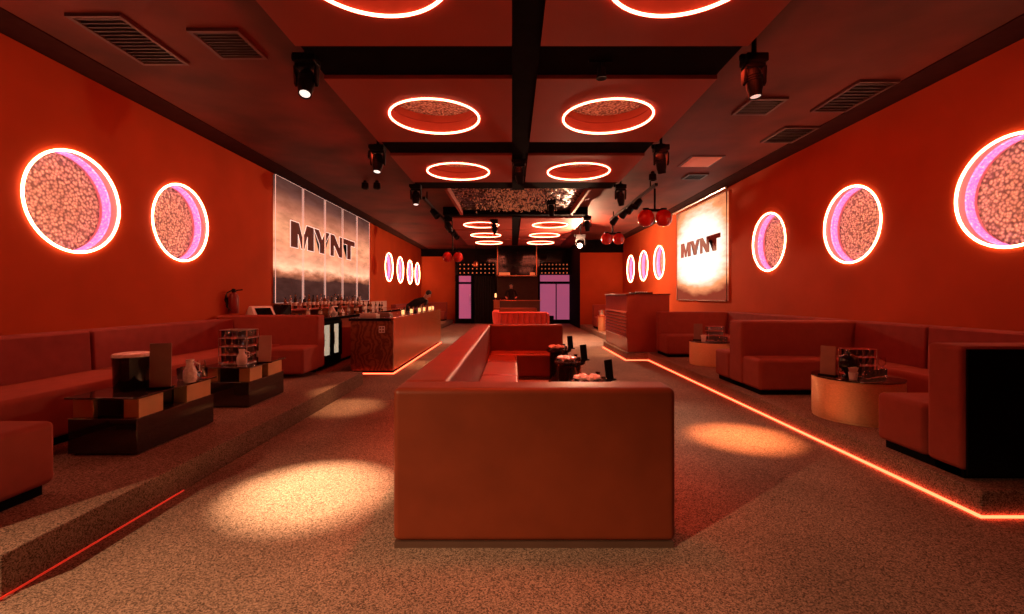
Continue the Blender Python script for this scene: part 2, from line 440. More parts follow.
# black channels
bm = B(); box(bm, 0, .25, 1.75, 9.4, PZ+.01, CZ); struct(mk('beam_centre', bm, 'black'))
bm = B(); box(bm, 0, .25, 12.6, 19.6, PZ+.01, CZ); struct(mk('beam_centre_far', bm, 'black'))
for y0, y1 in ((3.97, 4.57), (6.44, 7.06), (8.72, 9.4), (12.4, 12.75), (14.9, 15.15), (17.3, 17.55)):
    bm = B(); box(bm, -1.88, 2.05, y0+.002, y1-.002, PZ+.04, CZ); struct(mk('beam_cross', bm, 'black'))
# glitter field with its red frame
g = thing('glitter_ceiling', 'black glittering ceiling field with slanted red edge bars between the coffer rows', 'ceiling field', (.12, 10.9, 3.7))
bx('glitter_board', 'glitter', (-1.34, 1.58, 9.42, 12.38, 3.735, 3.80), g)
M['crystal'] = plain('crystal_bead', (.95, .78, .60), .3, var=.05, spec=.8)
bm = B()
for k in range(900):
    u = random.gauss(.15, .55); v = random.uniform(9.5, 12.3)
    if not -1.28 < u < 1.5: continue
    q = random.uniform(.012, .024); zz = random.uniform(3.66, 3.725)
    p = [bm.verts.new((u+a*q, v+b*q, zz+c*q)) for a, b, c in ((1, 0, 0), (0, 1, 0), (-1, 0, 0), (0, -1, 0), (0, 0, 1.3), (0, 0, -1.3))]
    for i in range(4):
        bm.faces.new((p[i], p[(i+1) % 4], p[4])); bm.faces.new((p[(i+1) % 4], p[i], p[5]))
o = mk('hanging_beads', bm, 'crystal', g, smooth=False); o['kind'] = 'stuff'
for x in (-1.40, 1.58):
    bx('edge_bar', 'panel', (x, x+.07, 9.42, 12.38, 3.60, 3.80), g, .006)

# ceiling fittings
def vent(x0, x1, y0, y1, label, bars=9):
    t = thing('ceiling_vent', label, 'vent', ((x0+x1)/2, (y0+y1)/2, CZ), 'ceiling vents')
    bm = B(); w = .035
    box(bm, x0, x1, y0, y0+w, CZ-.03, CZ); box(bm, x0, x1, y1-w, y1, CZ-.03, CZ)
    box(bm, x0, x0+w, y0+w, y1-w, CZ-.03, CZ); box(bm, x1-w, x1, y0+w, y1-w, CZ-.03, CZ); mk('vent_frame', bm, 'vent_frame', t)
    bm = B()
    for i in range(bars):
        y = y0+w+(y1-y0-2*w)*(i+.5)/bars; box(bm, x0+w, x1-w, y-.008, y+.008, CZ-.022, CZ-.004)
    box(bm, x0+w, x1-w, y0+w, y1-w, CZ-.004, CZ-.001); mk('vent_slats', bm, 'grille', t)
vent(-3.84, -3.36, 3.9, 4.74, 'long black double vent in the left ceiling, nearest the picture corner', 13)
vent(-2.95, -2.48, 4.12, 4.62, 'small square black vent in the left ceiling')
vent(2.92, 3.38, 5.55, 6.05, 'square slatted vent in the right ceiling below the near spotlight head')
vent(3.9, 4.36, 5.1, 5.95, 'dark vent in the right ceiling nearest the right wall')
vent(3.9, 4.4, 6.5, 7.15, 'second dark vent along the right wall, farther back')
vent(3.5, 3.9, 9.0, 9.4, 'tiny dark vent in the right ceiling before the bright banner', 5)
t = thing('ceiling_hatch', 'cream square hatch in the right ceiling', 'hatch', (3.45, 8.2, CZ))
bx('hatch_lid', 'hatch', (3.15, 3.66, 7.92, 8.5, CZ-.02, CZ-.003), t, .004); bx('hatch_rim', 'vent_frame', (3.11, 3.70, 7.88, 8.54, CZ-.01, CZ), t)
for i, (x, y, lb) in enumerate(((-3.1, 9.6, 'left small black ceiling can of the pair by the sunset pictures'), (-2.85, 9.6, 'right small black ceiling can of the pair by the sunset pictures'),
                 (-2.3, 7.5, 'small black ceiling can beside the third coffer row'), (2.75, 8.9, 'small black ceiling can beside the hanging rail'))):
    t = thing('ceiling_can', lb, 'downlight', (x, y, CZ), 'small ceiling cans')
    bm = B(); lathe(bm, [(0, CZ), (.035, CZ), (.035, CZ-.03), (.07, CZ-.05), (.075, CZ-.17), (.06, CZ-.17), (.055, CZ-.1), (0, CZ-.1)], (x, y, 0), 20); mk('can_body', bm, 'black_metal', t)
    bm = B(); lathe(bm, [(0, CZ-.12), (.052, CZ-.12)], (x, y, 0), 20); mk('lens', bm, 'screen', t)

# moving head spotlights: aim = direction of the beam
def moving_head(x, y, ztop, aim, label, lens='lens_dim', s=.82, group='moving head spotlights', clampz=CZ):
    t = thing('moving_head', label, 'spotlight', (x, y, ztop), group)
    bm = B(); box(bm, x-.13*s, x+.13*s, y-.10*s, y+.10*s, ztop-.10*s, ztop); box(bm, x-.17*s, x-.05*s, y-.03*s, y+.03*s, ztop-.05*s, ztop+.02*s)
    mk('base', bm, 'black_metal', t, .012)
    bm = B()
    box(bm, x-.12*s, x+.12*s, y-.045*s, y+.045*s, ztop-.14*s, ztop-.10*s)
    for sx in (-1, 1):
        prism(bm, [(y-.05*s, ztop-.13*s), (y+.05*s, ztop-.13*s), (y+.035*s, ztop-.33*s), (y, ztop-.36*s), (y-.035*s, ztop-.33*s)], 'x', x+sx*.105*s, x+sx*.135*s)
    mk('yoke', bm, 'black_metal', t, .006)
    if ztop < CZ-.01:
        bm = B(); tube(bm, [(x, y, ztop-.01), (x, y, clampz)], .022, 8); box(bm, x-.05, x+.05, y-.03, y+.03, ztop-.005, ztop+.02); mk('clamp', bm, 'black_metal', t)
    d = Vector(aim).normalized(); q = d.to_track_quat('Z', 'Y').to_matrix()
    c = Vector((x, y, ztop-.30*s))
    bm = B(); lathe(bm, [(0, -.15*s), (.06*s, -.15*s), (.085*s, -.11*s), (.092*s, 0), (.088*s, .10*s), (.075*s, .15*s), (.072*s, .20*s), (.062*s, .20*s), (.060*s, .185*s), (0, .185*s)], c, 24, rot=q)
    for k in range(3): lathe(bm, [(.093*s, (-.06+.03*k)*s), (.099*s, (-.055+.03*k)*s), (.099*s, (-.045+.03*k)*s), (.093*s, (-.04+.03*k)*s)], c, 24, rot=q)
    mk('head', bm, 'black_metal', t)
    bm = B(); lathe(bm, [(0, .192*s), (.03*s, .196*s), (.058*s, .188*s)], c, 24, rot=q); mk('lens', bm, lens, t)
    return c, d
MH = {}
MH['l1'] = moving_head(-1.92, 4.25, PZ+.06, (.1, -.45, -1), 'nearest black moving spotlight at the left panel edge, lens lit', 'lens', .8)
MH['r1'] = moving_head(2.26, 4.25, PZ+.06, (.05, -.1, -1), 'nearest black moving spotlight at the right panel edge', 'lens_dim', .78)
MH['l2'] = moving_head(-1.98, 6.72, PZ+.04, (.0, -.30, -1), 'second black moving spotlight along the left panel edge', 'lens')
MH['r2'] = moving_head(2.2, 6.72, PZ+.04, (.15, .2, -1), 'second black moving spotlight along the right panel edge')
MH['l3'] = moving_head(-1.92, 9.1, PZ+.04, (.05, -.25, -1), 'third black moving spotlight along the left panel edge', 'lens')
MH['r3'] = moving_head(2.17, 9.1, PZ+.04, (.2, .3, -1), 'third black moving spotlight along the right panel edge')
MH['l4'] = moving_head(-1.75, 12.6, PZ, (.3, .6, -1), 'black moving spotlight left of the far coffers')
MH['r4'] = moving_head(2.05, 12.4, PZ, (.1, .3, -1), 'black moving spotlight right of the glitter ceiling')
MH['c1'] = moving_head(.12, 7.3, PZ, (.1, .3, -1), 'black moving spotlight under the centre beam before the glitter ceiling', s=.75)
MH['c2'] = moving_head(.95, 11.0, 3.73, (.1, .3, -1), 'small spotlight under the glitter ceiling right of centre', s=.8)
MH['c3'] = moving_head(-.5, 13.0, PZ, (.1, .3, -1), 'small spotlight in front of the far left coffer', s=.8)
MH['b1'] = moving_head(2.25, 15.0, 3.42, (-.22, -1.0, -.12), 'far spotlight shining straight at the viewer, right of centre', 'lens_bright', 1.2)
bx_ = thing('spotlight_bracket', 'black hanging bracket that carries the far glaring spotlight', 'bracket', (2.25, 15.0, CZ))
bm = B(); tube(bm, [(2.25, 15.0, 3.42), (2.25, 15.0, CZ)], .03, 10); mk('bracket_tube', bm, 'black_metal', bx_)
t = thing('beam_spot', 'tiny chromed spotlight mounted in the near black cross beam', 'spotlight', (.83, 4.27, PZ+.04))
bm = B(); tube(bm, [(.72, 4.27, PZ+.02), (.94, 4.27, PZ+.02)], .012, 8); tube(bm, [(.83, 4.27, PZ+.03), (.83, 4.27, PZ-.06)], .012, 8); mk('bracket', bm, 'black_metal', t)
bm = B(); lathe(bm, [(0, .06), (.035, .05), (.04, 0), (.05, -.05), (.04, -.05), (0, -.03)], (.84, 4.27, PZ-.09), 18); mk('head', bm, 'black_metal', t)

# rails with small spots
def rail(x, y0, y1, z, side, label, spots):
    t = thing('lighting_rail', label, 'lighting rail', (x, (y0+y1)/2, z))
    bm = B(); box(bm, x-.03, x+.03, y0, y1, z-.03, z+.03); mk('rail', bm, 'black_metal', t, .004)
    bm = B()
    for y in (y0+.4, y1-.4): tube(bm, [(x, y, z), (x, y, CZ)], .015, 8)
    mk('hanger', bm, 'black_metal', t)
    for y in spots:
        c = Vector((x-.08*side, y, z-.17)); q = Vector((-.6*side, -.4, -.7)).to_track_quat('Z', 'Y').to_matrix()
        bm = B(); lathe(bm, [(0, -.12), (.07, -.11), (.08, .0), (.085, .12), (.07, .12), (.065, .09), (0, .09)], c, 18, rot=q)
        tube(bm, [(x, y, z-.02), (x, y, z-.13), tuple(c)], .012, 6); mk('spot_can', bm, 'black_metal', t)
rail(2.92, 9.2, 13.5, 3.66, 1, 'black lighting rail with spot cans under the right ceiling', [10.3, 10.9, 11.5, 12.6])
rail(-1.98, 10.2, 16.0, 3.6, -1, 'black lighting rail with spot cans left of the glitter ceiling', [11.2, 13.6, 14.4, 15.3])

def twin_drop(x, y, z, s, ztop, label):
    t = thing('twin_pendant', label, 'pendant light', (x, y, ztop), 'twin red pendant lamps')
    bm = B(); tube(bm, [(x, y, ztop), (x, y, z+.17*s)], .022*s, 10); tube(bm, [(x-.2*s, y, z+.16*s), (x+.2*s, y, z+.16*s)], .03*s, 10); mk('stem', bm, 'black_metal', t)
    for k in (-1, 1):
        bm = B(); c = (x+.185*s*k, y, z)
        lathe(bm, [(0, .17*s), (.06*s, .168*s), (.12*s, .135*s), (.165*s, .06*s), (.172*s, -.02*s), (.15*s, -.10*s), (.105*s, -.155*s), (.04*s, -.175*s), (0, -.177*s)], c, 28)
        sh = mk('lamp_shade', bm, 'red_metal', t)
        bm = B(); lathe(bm, [(.06*s, .16*s), (.07*s, .2*s), (.03*s, .21*s), (0, .21*s)], c, 20); mk('shade_cap', bm, 'black_metal', t)
twin_drop(2.98, 9.5, 3.03, 1.0, 3.64, 'larger twin red ball pendant hanging from the right lighting rail, nearest')
twin_drop(2.92, 13.2, 3.06, .95, 3.64, 'farther twin red ball pendant at the end of the right lighting rail')
twin_drop(-1.98, 15.2, 2.70, .95, 3.58, 'twin red ball pendant hanging far left of centre')
t = thing('pendant_lantern', 'small square copper lantern hanging before the far dotted grille', 'pendant light', (-1.62, 20.5, CZ))
bm = B(); tube(bm, [(-1.62, 20.5, CZ), (-1.62, 20.5, 2.95)], .015, 6); mk('cord', bm, 'black_metal', t)
bm = B(); lathe(bm, [(.04, 2.98), (.12, 2.9), (.13, 2.74), (.09, 2.70), (0, 2.70)], (-1.62, 20.5, 0), 12); mk('lamp_shade', bm, 'copper_trim', t)

# ------------------------------------------------------------------ lettering
LET = {  # heavy block letters in a unit box (u right, v up), outlines counter-clockwise
 'M': [(0, 0), (.30, 0), (.30, .55), (.43, 0), (.57, 0), (.70, .55), (.70, 0), (1, 0), (1, 1), (.66, 1), (.5, .42), (.34, 1), (0, 1)],
 'Y': [(.35, 0), (.65, 0), (.65, .38), (1, 1), (.68, 1), (.5, .62), (.32, 1), (0, 1), (.35, .38)],
 'N': [(0, 0), (.29, 0), (.29, .50), (.68, 0), (1, 0), (1, 1), (.71, 1), (.71, .48), (.32, 1), (0, 1)],
 'T': [(.34, 0), (.66, 0), (.66, .72), (1, .72), (1, 1), (0, 1), (0, .72), (.34, .72)]}
WORD = [('M', 0, .29), ('Y', .283, .53), ('N', .533, .757), ('T', .750, 1.0)]
def word_polys(s0, s1, z0, z1):
    """s runs from s0 (word start) to s1"""
    out = []
    for ch, a, b in WORD:
        out.append([(s0+(s1-s0)*(a+(b-a)*u), z0+(z1-z0)*v) for u, v in LET[ch]])
    return out
def letters_mesh(polys, x, th, clip=None):
    res = []
    for p in polys:
        bm = B(); prism(bm, p, 'x', x, x+th)
        bmesh.ops.triangulate(bm, faces=[f for f in bm.faces if len(f.verts) > 4])
        if clip:
            for yy, nn in ((clip[0], (0, -1, 0)), (clip[1], (0, 1, 0))):
                bmesh.ops.bisect_plane(bm, geom=bm.verts[:]+bm.edges[:]+bm.faces[:], plane_co=(0, yy, 0), plane_no=nn, clear_outer=True)
        if len(bm.faces) < 3: bm.free(); continue
        res.append(bm)
    return res
# five sunset pictures on the left wall
pe = [(8.93, 10.07), (10.14, 11.25), (11.33, 12.42), (12.50, 13.57), (13.66, 14.80)]
plab = ['first and widest-looking sunset picture of five on the left wall, nearest', 'second sunset picture from the left of the five', 'middle sunset picture of the five',
        'fourth sunset picture from the left of the five', 'last sunset picture of the five, farthest back']
wp = word_polys(9.52, 13.42, 2.43, 2.99)
for (y0, y1), lb in zip(pe, plab):
    t = thing('sunset_picture', lb, 'wall picture', (WL, (y0+y1)/2, 1.26), 'backlit sunset pictures on the left wall')
    bx('print', 'sunset_picture', (WL+.012, WL+.055, y0, y1, 1.26, 3.79), t)
    bm = B(); w = .02
    tube(bm, [(WL+.058, y0, 1.26), (WL+.058, y1, 1.26), (WL+.058, y1, 3.79), (WL+.058, y0, 3.79)], .0065, 6, closed=True); mk('edge_light', bm, 'frame_led', t)
    for b in letters_mesh(wp, WL+.056, .008, (y0+.01, y1-.01)): mk('letter', b, 'letter', t, smooth=False)
    for p in wp:
        bm = B()
        q = p+[p[0]]
        for (a, b) in zip(q, q[1:]):
            if abs(a[0]-b[0])+abs(a[1]-b[1]) < 1e-4: continue
            # clip the segment to the panel
            lo, hi = y0+.01, y1-.01; (sa, za), (sb, zb) = a, b
            if sa > sb: (sa, za), (sb, zb) = (sb, zb), (sa, za)
            if sb < lo or sa > hi: continue
            def at(s): return za if abs(sb-sa) < 1e-6 else za+(zb-za)*(s-sa)/(sb-sa)
            s0_, s1_ = max(sa, lo), min(sb, hi)
            if abs(sb-sa) < 1e-6: tube(bm, [(WL+.064, sa, za), (WL+.064, sa, zb)], .008, 5)
            elif s1_-s0_ > .005: tube(bm, [(WL+.064, s0_, at(s0_)), (WL+.064, s1_, at(s1_))], .008, 5)
        if len(bm.faces): mk('letter_outline', bm, 'outline', t)
        else: bm.free()
# bright banner on the right wall
t = thing('sunset_banner', 'bright backlit sunset banner with bold brown capitals on the right wall', 'banner', (WR, 11.55, 1.29))
bx('print', 'sunset_banner', (WR-.05, WR-.012, 10.06, 13.08, 1.29, 3.72), t)
bm = B(); tube(bm, [(WR-.055, 10.06, 1.29), (WR-.055, 13.08, 1.29), (WR-.055, 13.08, 3.72), (WR-.055, 10.06, 3.72)], .014, 6, closed=True); mk('frame', bm, 'steel', t)
for b in letters_mesh(word_polys(12.78, 10.36, 2.46, 2.85), WR-.058, .008): mk('letter', b, 'letter_brown', t, smooth=False)
bm = B(); tube(bm, [(WR-.12, 9.95, 3.78), (WR-.12, 13.2, 3.78)], .025, 8)
for y in (10.0, 13.1): tube(bm, [(WR-.12, y, 3.78), (WR-.06, y, 3.72)], .01, 6)
mk('picture_light', bm, 'steel', t)

# ------------------------------------------------------------------ sofas
def panel_box(name, dims, mat, root, bev=.035): return bx(name, mat, dims, root, bev, 4)
# --- centre U-shaped sofa
SY0, SY1, SX0, SX1, SH = 2.52, 8.35, -.662, .91, .888
t = thing('u_shaped_sofa', 'long brown U-shaped sofa in the middle of the floor, open to the right', 'sofa', ((SX0+SX1)/2, (SY0+SY1)/2, 0))
bm = B(); prism(bm, [(SX0+.008, SY0+.008), (SX1-.012, SY0+.008), (SX1-.03, SY0+.70), (.03, SY0+.70), (.03, SY1-.75), (SX1-.04, SY1-.75), (SX1-.02, SY1-.02), (SX0+.008, SY1-.02)], 'z', 0, .034); mk('plinth', bm, 'plinth', t)
panel_box('backrest', (SX0, SX1, SY0, SY0+.235, .035, SH), 'leather', t)
panel_box('backrest', (SX0, SX0+.275, SY0+.237, SY1-.237, .035, SH), 'leather', t)
panel_box('backrest', (SX0, SX1, SY1-.235, SY1, .035, SH), 'leather', t)
panel_box('seat', (SX0+.277, SX1-.02, SY0+.237, SY0+.75, .035, .43), 'leather', t, .045)
for a, b in ((3.28, 4.45), (4.455, 5.60), (5.605, 6.72), (6.725, 7.60)):
    panel_box('seat', (SX0+.277, .08, a, b, .035, .43), 'leather', t, .045)
panel_box('seat', (SX0+.277, SX1-.02, 7.605, SY1-.237, .035, .43), 'leather', t, .045)

# --- channel-backed red sofa beyond and a further one
t = thing('channel_back_sofa', 'bright red sofa with upright channel seams beyond the brown sofa', 'sofa', (.25, 14.4, 0))
bm = B()
for k in range(9):
    x0 = -.50+.175*k; lathe_pts = [(x0+.0875-.0875*math.cos(PI*i/6), 14.16-.045*math.sin(PI*i/6)) for i in range(7)]
    prism(bm, lathe_pts+[(x0+.175, 14.40), (x0, 14.40)], 'z', .08, .86)
mk('channel_back', bm, 'red_leather', t)
bm = B(); prism(bm, [(-.62, .93), (-.62, .84), (-.52, .06), (-.44, .06), (-.44, .93)], 'y', 14.1, 15.6); mk('arm', bm, 'red_leather', t, .03)
bm = B(); prism(bm, [(1.08, .86), (1.08, .06), (1.16, .06), (1.16, .86)], 'y', 14.1, 15.6); mk('arm', bm, 'red_leather', t, .02)
bx('top_roll', 'red_leather', (-.5, 1.1, 14.12, 14.42, .84, .90), t, .025)
bx('seat', 'red_leather', (-.44, 1.08, 14.42, 15.3, .08, .43), t, .04)
bx('plinth', 'black', (-.42, 1.06, 14.2, 15.3, 0, .08), t)
t = thing('back_sofa', 'farther plain brown sofa back just above the red channel sofa', 'sofa', (.15, 18.2, 0))
bx('backrest', 'leather', (-.74, .98, 18.0, 18.25, .06, .93), t, .03); bx('seat', 'leather', (-.74, .98, 18.26, 18.9, .06, .43), t, .03); bx('plinth', 'black', (-.7, .94, 18.05, 18.8, 0, .06), t)

# --- wall benches: profile in (x,z), side -1 left / +1 right
def wall_bench(side, y0, y1, p, label, seatf, backf, wall, top=1.07, group=None):
    s = side
    t = thing('wall_bench', label, 'bench', (s*(abs(wall)+seatf)/2, (y0+y1)/2, p), group)
    bx('plinth', 'black', tuple(sorted((s*(seatf+.06), s*(abs(wall)-.02))))+(y0+.02, y1-.02, p, p+.07), t)
    bm = B(); prism(bm, [(s*seatf, p+.07), (s*seatf, p+.43), (s*(seatf+.03), p+.45), (s*(backf-.035), p+.44), (s*(backf-.035), p+.07)], 'y', y0, y1); mk('seat', bm, 'fabric', t, .03)
    bm = B(); prism(bm, [(s*(backf-.03), p+.40), (s*(backf-.03), p+.45), (s*(backf-.01), top-.02), (s*backf, top), (s*(abs(wall)-.015), top), (s*(abs(wall)-.015), p+.07), (s*(backf-.03), p+.07)], 'y', y0, y1)
    mk('backrest', bm, 'fabric_dark', t, .025)
    return t
wall_bench(-1, 2.2, 4.72, PL, 'near brown wall bench below the largest round light, left wall', 3.62, 4.38, WL, 1.04, group='wall benches')
wall_bench(-1, 4.745, 7.14, PL, 'second wall bench on the left wall, behind the glass rack', 3.62, 4.38, WL, 1.04, group='wall benches')
wall_bench(1, 3.36, 4.98, PR, 'near wall bench on the right wall, mostly behind the dark sofa end', 4.05, 4.56, WR, group='wall benches')
wall_bench(1, 5.0, 6.04, PR, 'wall bench on the right wall, in the corner behind the near gold table', 4.05, 4.56, WR, group='wall benches')
wall_bench(1, 6.44, 9.60, PR, 'wall bench on the right wall behind the farther gold table', 4.05, 4.56, WR, group='wall benches')

# --- cross sofas: back panel and seat
def cross_sofa(side, xin, xout, back, seats, p, label, xseat, h=.895, mat='fabric', group='cross sofas dividing the booths'):
    s = side; X = tuple(sorted((s*xin, s*xout)))
    t = thing('cross_sofa', label, 'sofa', ((X[0]+X[1])/2, (back[0]+back[1])/2, p), group)
    ys = [back[0], back[1]]+[v for q in seats for v in q]
    XS = tuple(sorted((s*xin, s*xseat))); bx('plinth', 'black', (XS[0]+.04, XS[1]-.04, min(ys)+.05, max(ys)-.05, p, p+.06), t); bx('plinth', 'black', (X[0]+.04, X[1]-.04, back[0]+.03, back[1]-.03, p, p+.06), t) if abs(XS[0]-X[0])+abs(XS[1]-X[1]) > .01 else None
    bx('backrest', mat, X+(back[0], back[1], p+.06, p+h), t, .035, 4)
    for a, b in seats: bx('seat', mat, tuple(sorted((s*xin, s*xseat)))+(a, b, p+.06, p+.44), t, .04, 4)
    return t
# left
cross_sofa(-1, 2.80, 4.66, (1.93, 2.19), [(2.2, 2.80)], PL, 'sofa end cut by the left picture edge, nearest on the left platform', 3.6)
t = cross_sofa(-1, 3.05, 4.66, (7.15, 7.42), [], PL, 'brown cross sofa closing the left booth beside the bottle fridge', 3.6, mat='fabric')
bx('seat', 'fabric', (-3.605, -3.02, 6.58, 7.14, PL+.06, PL+.44), t, .04, 4)
# right
t = cross_sofa(1, 3.01, 4.76, (3.04, 3.31), [(3.32, 3.76)], PR, 'big dark sofa end at the right picture edge, nearest on the right platform', 4.03)
o = bx('back_board', 'black', (3.03, 4.74, 3.022, 3.0395, PR+.03, PR+.875), t, .004); o['label'] = 'black back board'
cross_sofa(1, 3.06, 4.76, (6.06, 6.42), [(5.62, 6.05), (6.43, 6.86)], PR, 'brown cross sofa behind the near gold drum table, right side', 4.03)
cross_sofa(1, 3.10, 4.76, (9.62, 9.84), [(9.10, 9.61)], PR, 'farthest cross sofa on the right platform beside the ribbed booth', 4.03)
# far booths
cross_sofa(1, 3.15, 4.6, (17.6, 17.9), [(17.0, 17.59)], PR, 'far sofa on the right, seen past the ribbed booth', 4.6, group='far booth sofas')
cross_sofa(-1, 3.25, 4.5, (22.6, 22.9), [(22.0, 22.59)], PL, 'far sofa in the back left corner beyond the bar', 4.5, group='far booth sofas')
wall_bench(-1, 17.6, 21.9, PL, 'far wall bench under the four narrow round lights', 3.75, 4.5, WL, group='far booth sofas')

# ------------------------------------------------------------------ left mirrored tables
def mirror_table(y0, y1, x1, label):
    w = .52; x0 = x1-w; z = PL
    t = thing('mirror_table', label, 'table', ((x0+x1)/2, (y0+y1)/2, z), 'low mirrored tables')
    bx('base', 'smoked', (x0, x1, y0, y1, z+.012, z+.275), t, .004)
    bx('foot', 'black', (x0+.03, x1-.03, y0+.03, y1-.03, z, z+.012), t)
    ym = (y0+y1)/2
    bx('black_block', 'black_gloss', (x0+.17, x1-.13, y0+.06, y1-.10, z+.276, z+.425), t, .003)
    for a, b, c, d in ((x0+.01, x0+.165, y0+.03, y0+.25), (x1-.125, x1-.008, y0+.03, y0+.27), (x0+.01, x0+.165, y1-.30, y1-.03), (x1-.125, x1-.008, y1-.34, y1-.03)):
        bx('mirror_block', 'gold_mirror', (a, b, c, d, z+.276, z+.425), t, .003)
    bx('table_top', 'smoked', (x0-.0, x1+.02, y0-.03, y1+.02, z+.427, z+.441), t, .003)
    return (x0+x1)/2, z+.441
mirror_table(3.42, 4.30, -2.82, 'near low black table with mirrored blocks, carrying a big black bucket')
mirror_table(4.88, 5.62, -2.82, 'farther low black table with mirrored blocks, carrying the glass rack')

def menu(x, y, z, w, h, ang, lean, label, mat='menu', parent=None):
    t = thing('menu_board', label, 'menu board', (x, y, z), 'standing menu boards')
    rot = Matrix.Rotation(ang, 3, 'Z') @ Matrix.Rotation(lean, 3, 'X')
    def brd(u0, u1, v0, v1, w0, w1, mt, nm, bv):
        bm = B(); box(bm, u0, u1, v0, v1, w0, w1)
        for v in bm.verts: v.co = rot @ v.co + Vector((x, y, z))
        mk(nm, bm, mt, t, bv)
    brd(-w/2, w/2, -.006, .006, .012, h, mat, 'board', .002)
    rot = Matrix.Rotation(ang, 3, 'Z')
    brd(-w/2-.01, w/2+.01, -.03, .045, 0, .014, 'black', 'foot', .002)
    return t
menu(-2.875, 3.72, PL+.443, .155, .37, .25, -.03, 'brown menu board standing beside the big black bucket')
menu(-2.80, 5.15, PL+.443, .13, .31, .3, -.14, 'pale leaning menu board beside the glass rack', 'menu_pale')

def bucket(x, y, z, r, h, label, mat, top, lid=True):
    t = thing('bucket', label, 'bucket', (x, y, z))
    bm = B(); lathe(bm, [(0, 0), (r*.93, 0), (r*.95, .012), (r, h*.9), (r*1.03, h), (r*.99, h), (r*.94, h*.9), (r*.9, .03), (0, .03)], (x, y, z), 36); mk('shell', bm, mat, t)
    if lid:
        bm = B(); lathe(bm, [(0, h+.035), (r*.6, h+.034), (r*.97, h+.026), (r*1.03, h+.014), (r*1.03, h+.002), (0, h+.002)], (x, y, z), 36); mk('ice_tray', bm, top, t)
    return t
bucket(-3.11, 3.74, PL+.443, .137, .262, 'big black champagne bucket with pink ice tray on the near mirrored table', 'black_gloss', 'ice')

# tumblers
def tumbler_mesh(h=.085, r=.034):
    bm = B(); lathe(bm, [(0, 0), (r*.82, 0), (r*.85, .004), (r, h), (r*.93, h), (r*.79, .014), (0, .012)], (0, 0, 0), 14); bmesh.ops.recalc_face_normals(bm, faces=bm.faces[:])
    me = bpy.data.meshes.new('tumbler'); bm.to_mesh(me); bm.free(); me.materials.append(M['glass'])
    for p in me.polygons: p.use_smooth = True
    return me
TUM = tumbler_mesh()
def tumbler(x, y, z, label, group, s=1.0):
    o = bpy.data.objects.new('tumbler', TUM); COL.objects.link(o); o.location = (x, y, z); o.scale = (s, s, s)
    return tag(o, label, 'glass', group)
def wineglass(x, y, z, label, group):
    bm = B(); lathe(bm, [(0, 0), (.032, 0), (.032, .003), (.005, .008), (.004, .07), (.012, .08), (.034, .11), (.036, .14), (.028, .18), (.025, .18), (.032, .14), (.03, .112), (.008, .085), (0, .083)], (0, 0, 0), 14)
    o = mk('wine_glass', bm, 'glass'); o.location = (x, y, z); return tag(o, label, 'glass', group)
def rack(cx, cy, z, nx, ny, nz, s, label, glabel, group, tray='steel'):
    """wire rack with trays of tumblers"""
    t = thing('glass_rack', label, 'rack', (cx, cy, z)); p = .078*s; hx, hy = nx*p/2, ny*p/2; lh = .093*s
    for k in range(nz+1):
        bm = B(); zz = z+k*lh
        for i in range(nx+1): box(bm, cx-hx+i*p-.002, cx-hx+i*p+.002, cy-hy, cy+hy, zz, zz+.004)
        for j in range(ny+1): box(bm, cx-hx, cx+hx, cy-hy+j*p-.002, cy-hy+j*p+.002, zz, zz+.004)
        mk('tray_grid', bm, tray, t)
    bm = B()
    for sx in (-1, 1):
        for sy in (-1, 1): tube(bm, [(cx+sx*hx, cy+sy*hy, z), (cx+sx*hx, cy+sy*hy, z+nz*lh+.004)], .005, 6)
    mk('post', bm, 'chrome', t)
    for k in range(nz):
        for i in range(nx):
            for j in range(ny): tumbler(cx-hx+(i+.5)*p, cy-hy+(j+.5)*p, z+k*lh+.0045, glabel, group, s)
    return z+nz*lh
rack(-3.12, 5.20, PL+.443, 4, 3, 4, 1.0, 'stacked rack of clear tumblers on the farther mirrored table', 'clear tumbler stacked in the rack on the farther mirrored table', 'tumblers in the left rack')
def jug(x, y, z, h, mat, label, name='carafe', cat='carafe'):
    t = thing(name, label, cat, (x, y, z))
    bm = B(); lathe(bm, [(0, 0), (.04, 0), (.052, h*.15), (.05, h*.5), (.028, h*.75), (.032, h), (.028, h), (.024, h*.76), (.044, h*.5), (0, .01)], (x, y, z), 20); mk('body', bm, mat, t)
    bm = B(); tube(bm, [(x+.045, y, z+h*.45), (x+.085, y, z+h*.5), (x+.085, y, z+h*.8), (x+.03, y, z+h*.9)], .006, 6); mk('handle', bm, mat, t)
jug(-2.98, 5.02, PL+.443, .17, 'white', 'small white jug standing before the glass rack')
def bottle(x, y, z, s, mat, label, group=None, cap='black'):
    t = thing('bottle', label, 'bottle', (x, y, z), group)
    bm = B(); lathe(bm, [(0, 0), (.036*s, 0), (.038*s, .01*s), (.038*s, .17*s), (.03*s, .205*s), (.014*s, .23*s), (.013*s, .29*s), (0, .29*s)], (x, y, z), 16); mk('body', bm, mat, t)
    bm = B(); lathe(bm, [(.0385*s, .06*s), (.0392*s, .065*s), (.0392*s, .13*s), (.0385*s, .135*s)], (x, y, z), 16); mk('paper_label', bm, 'label', t)
    bm = B(); lathe(bm, [(.0142*s, .268*s), (.0155*s, .27*s), (.0155*s, .30*s), (0, .302*s)], (x, y, z), 12); mk('cap', bm, cap, t)
bottle(-2.915, 5.26, PL+.443, .95, 'bottle_c', 'dark bottle between the glass rack and the leaning menu board')
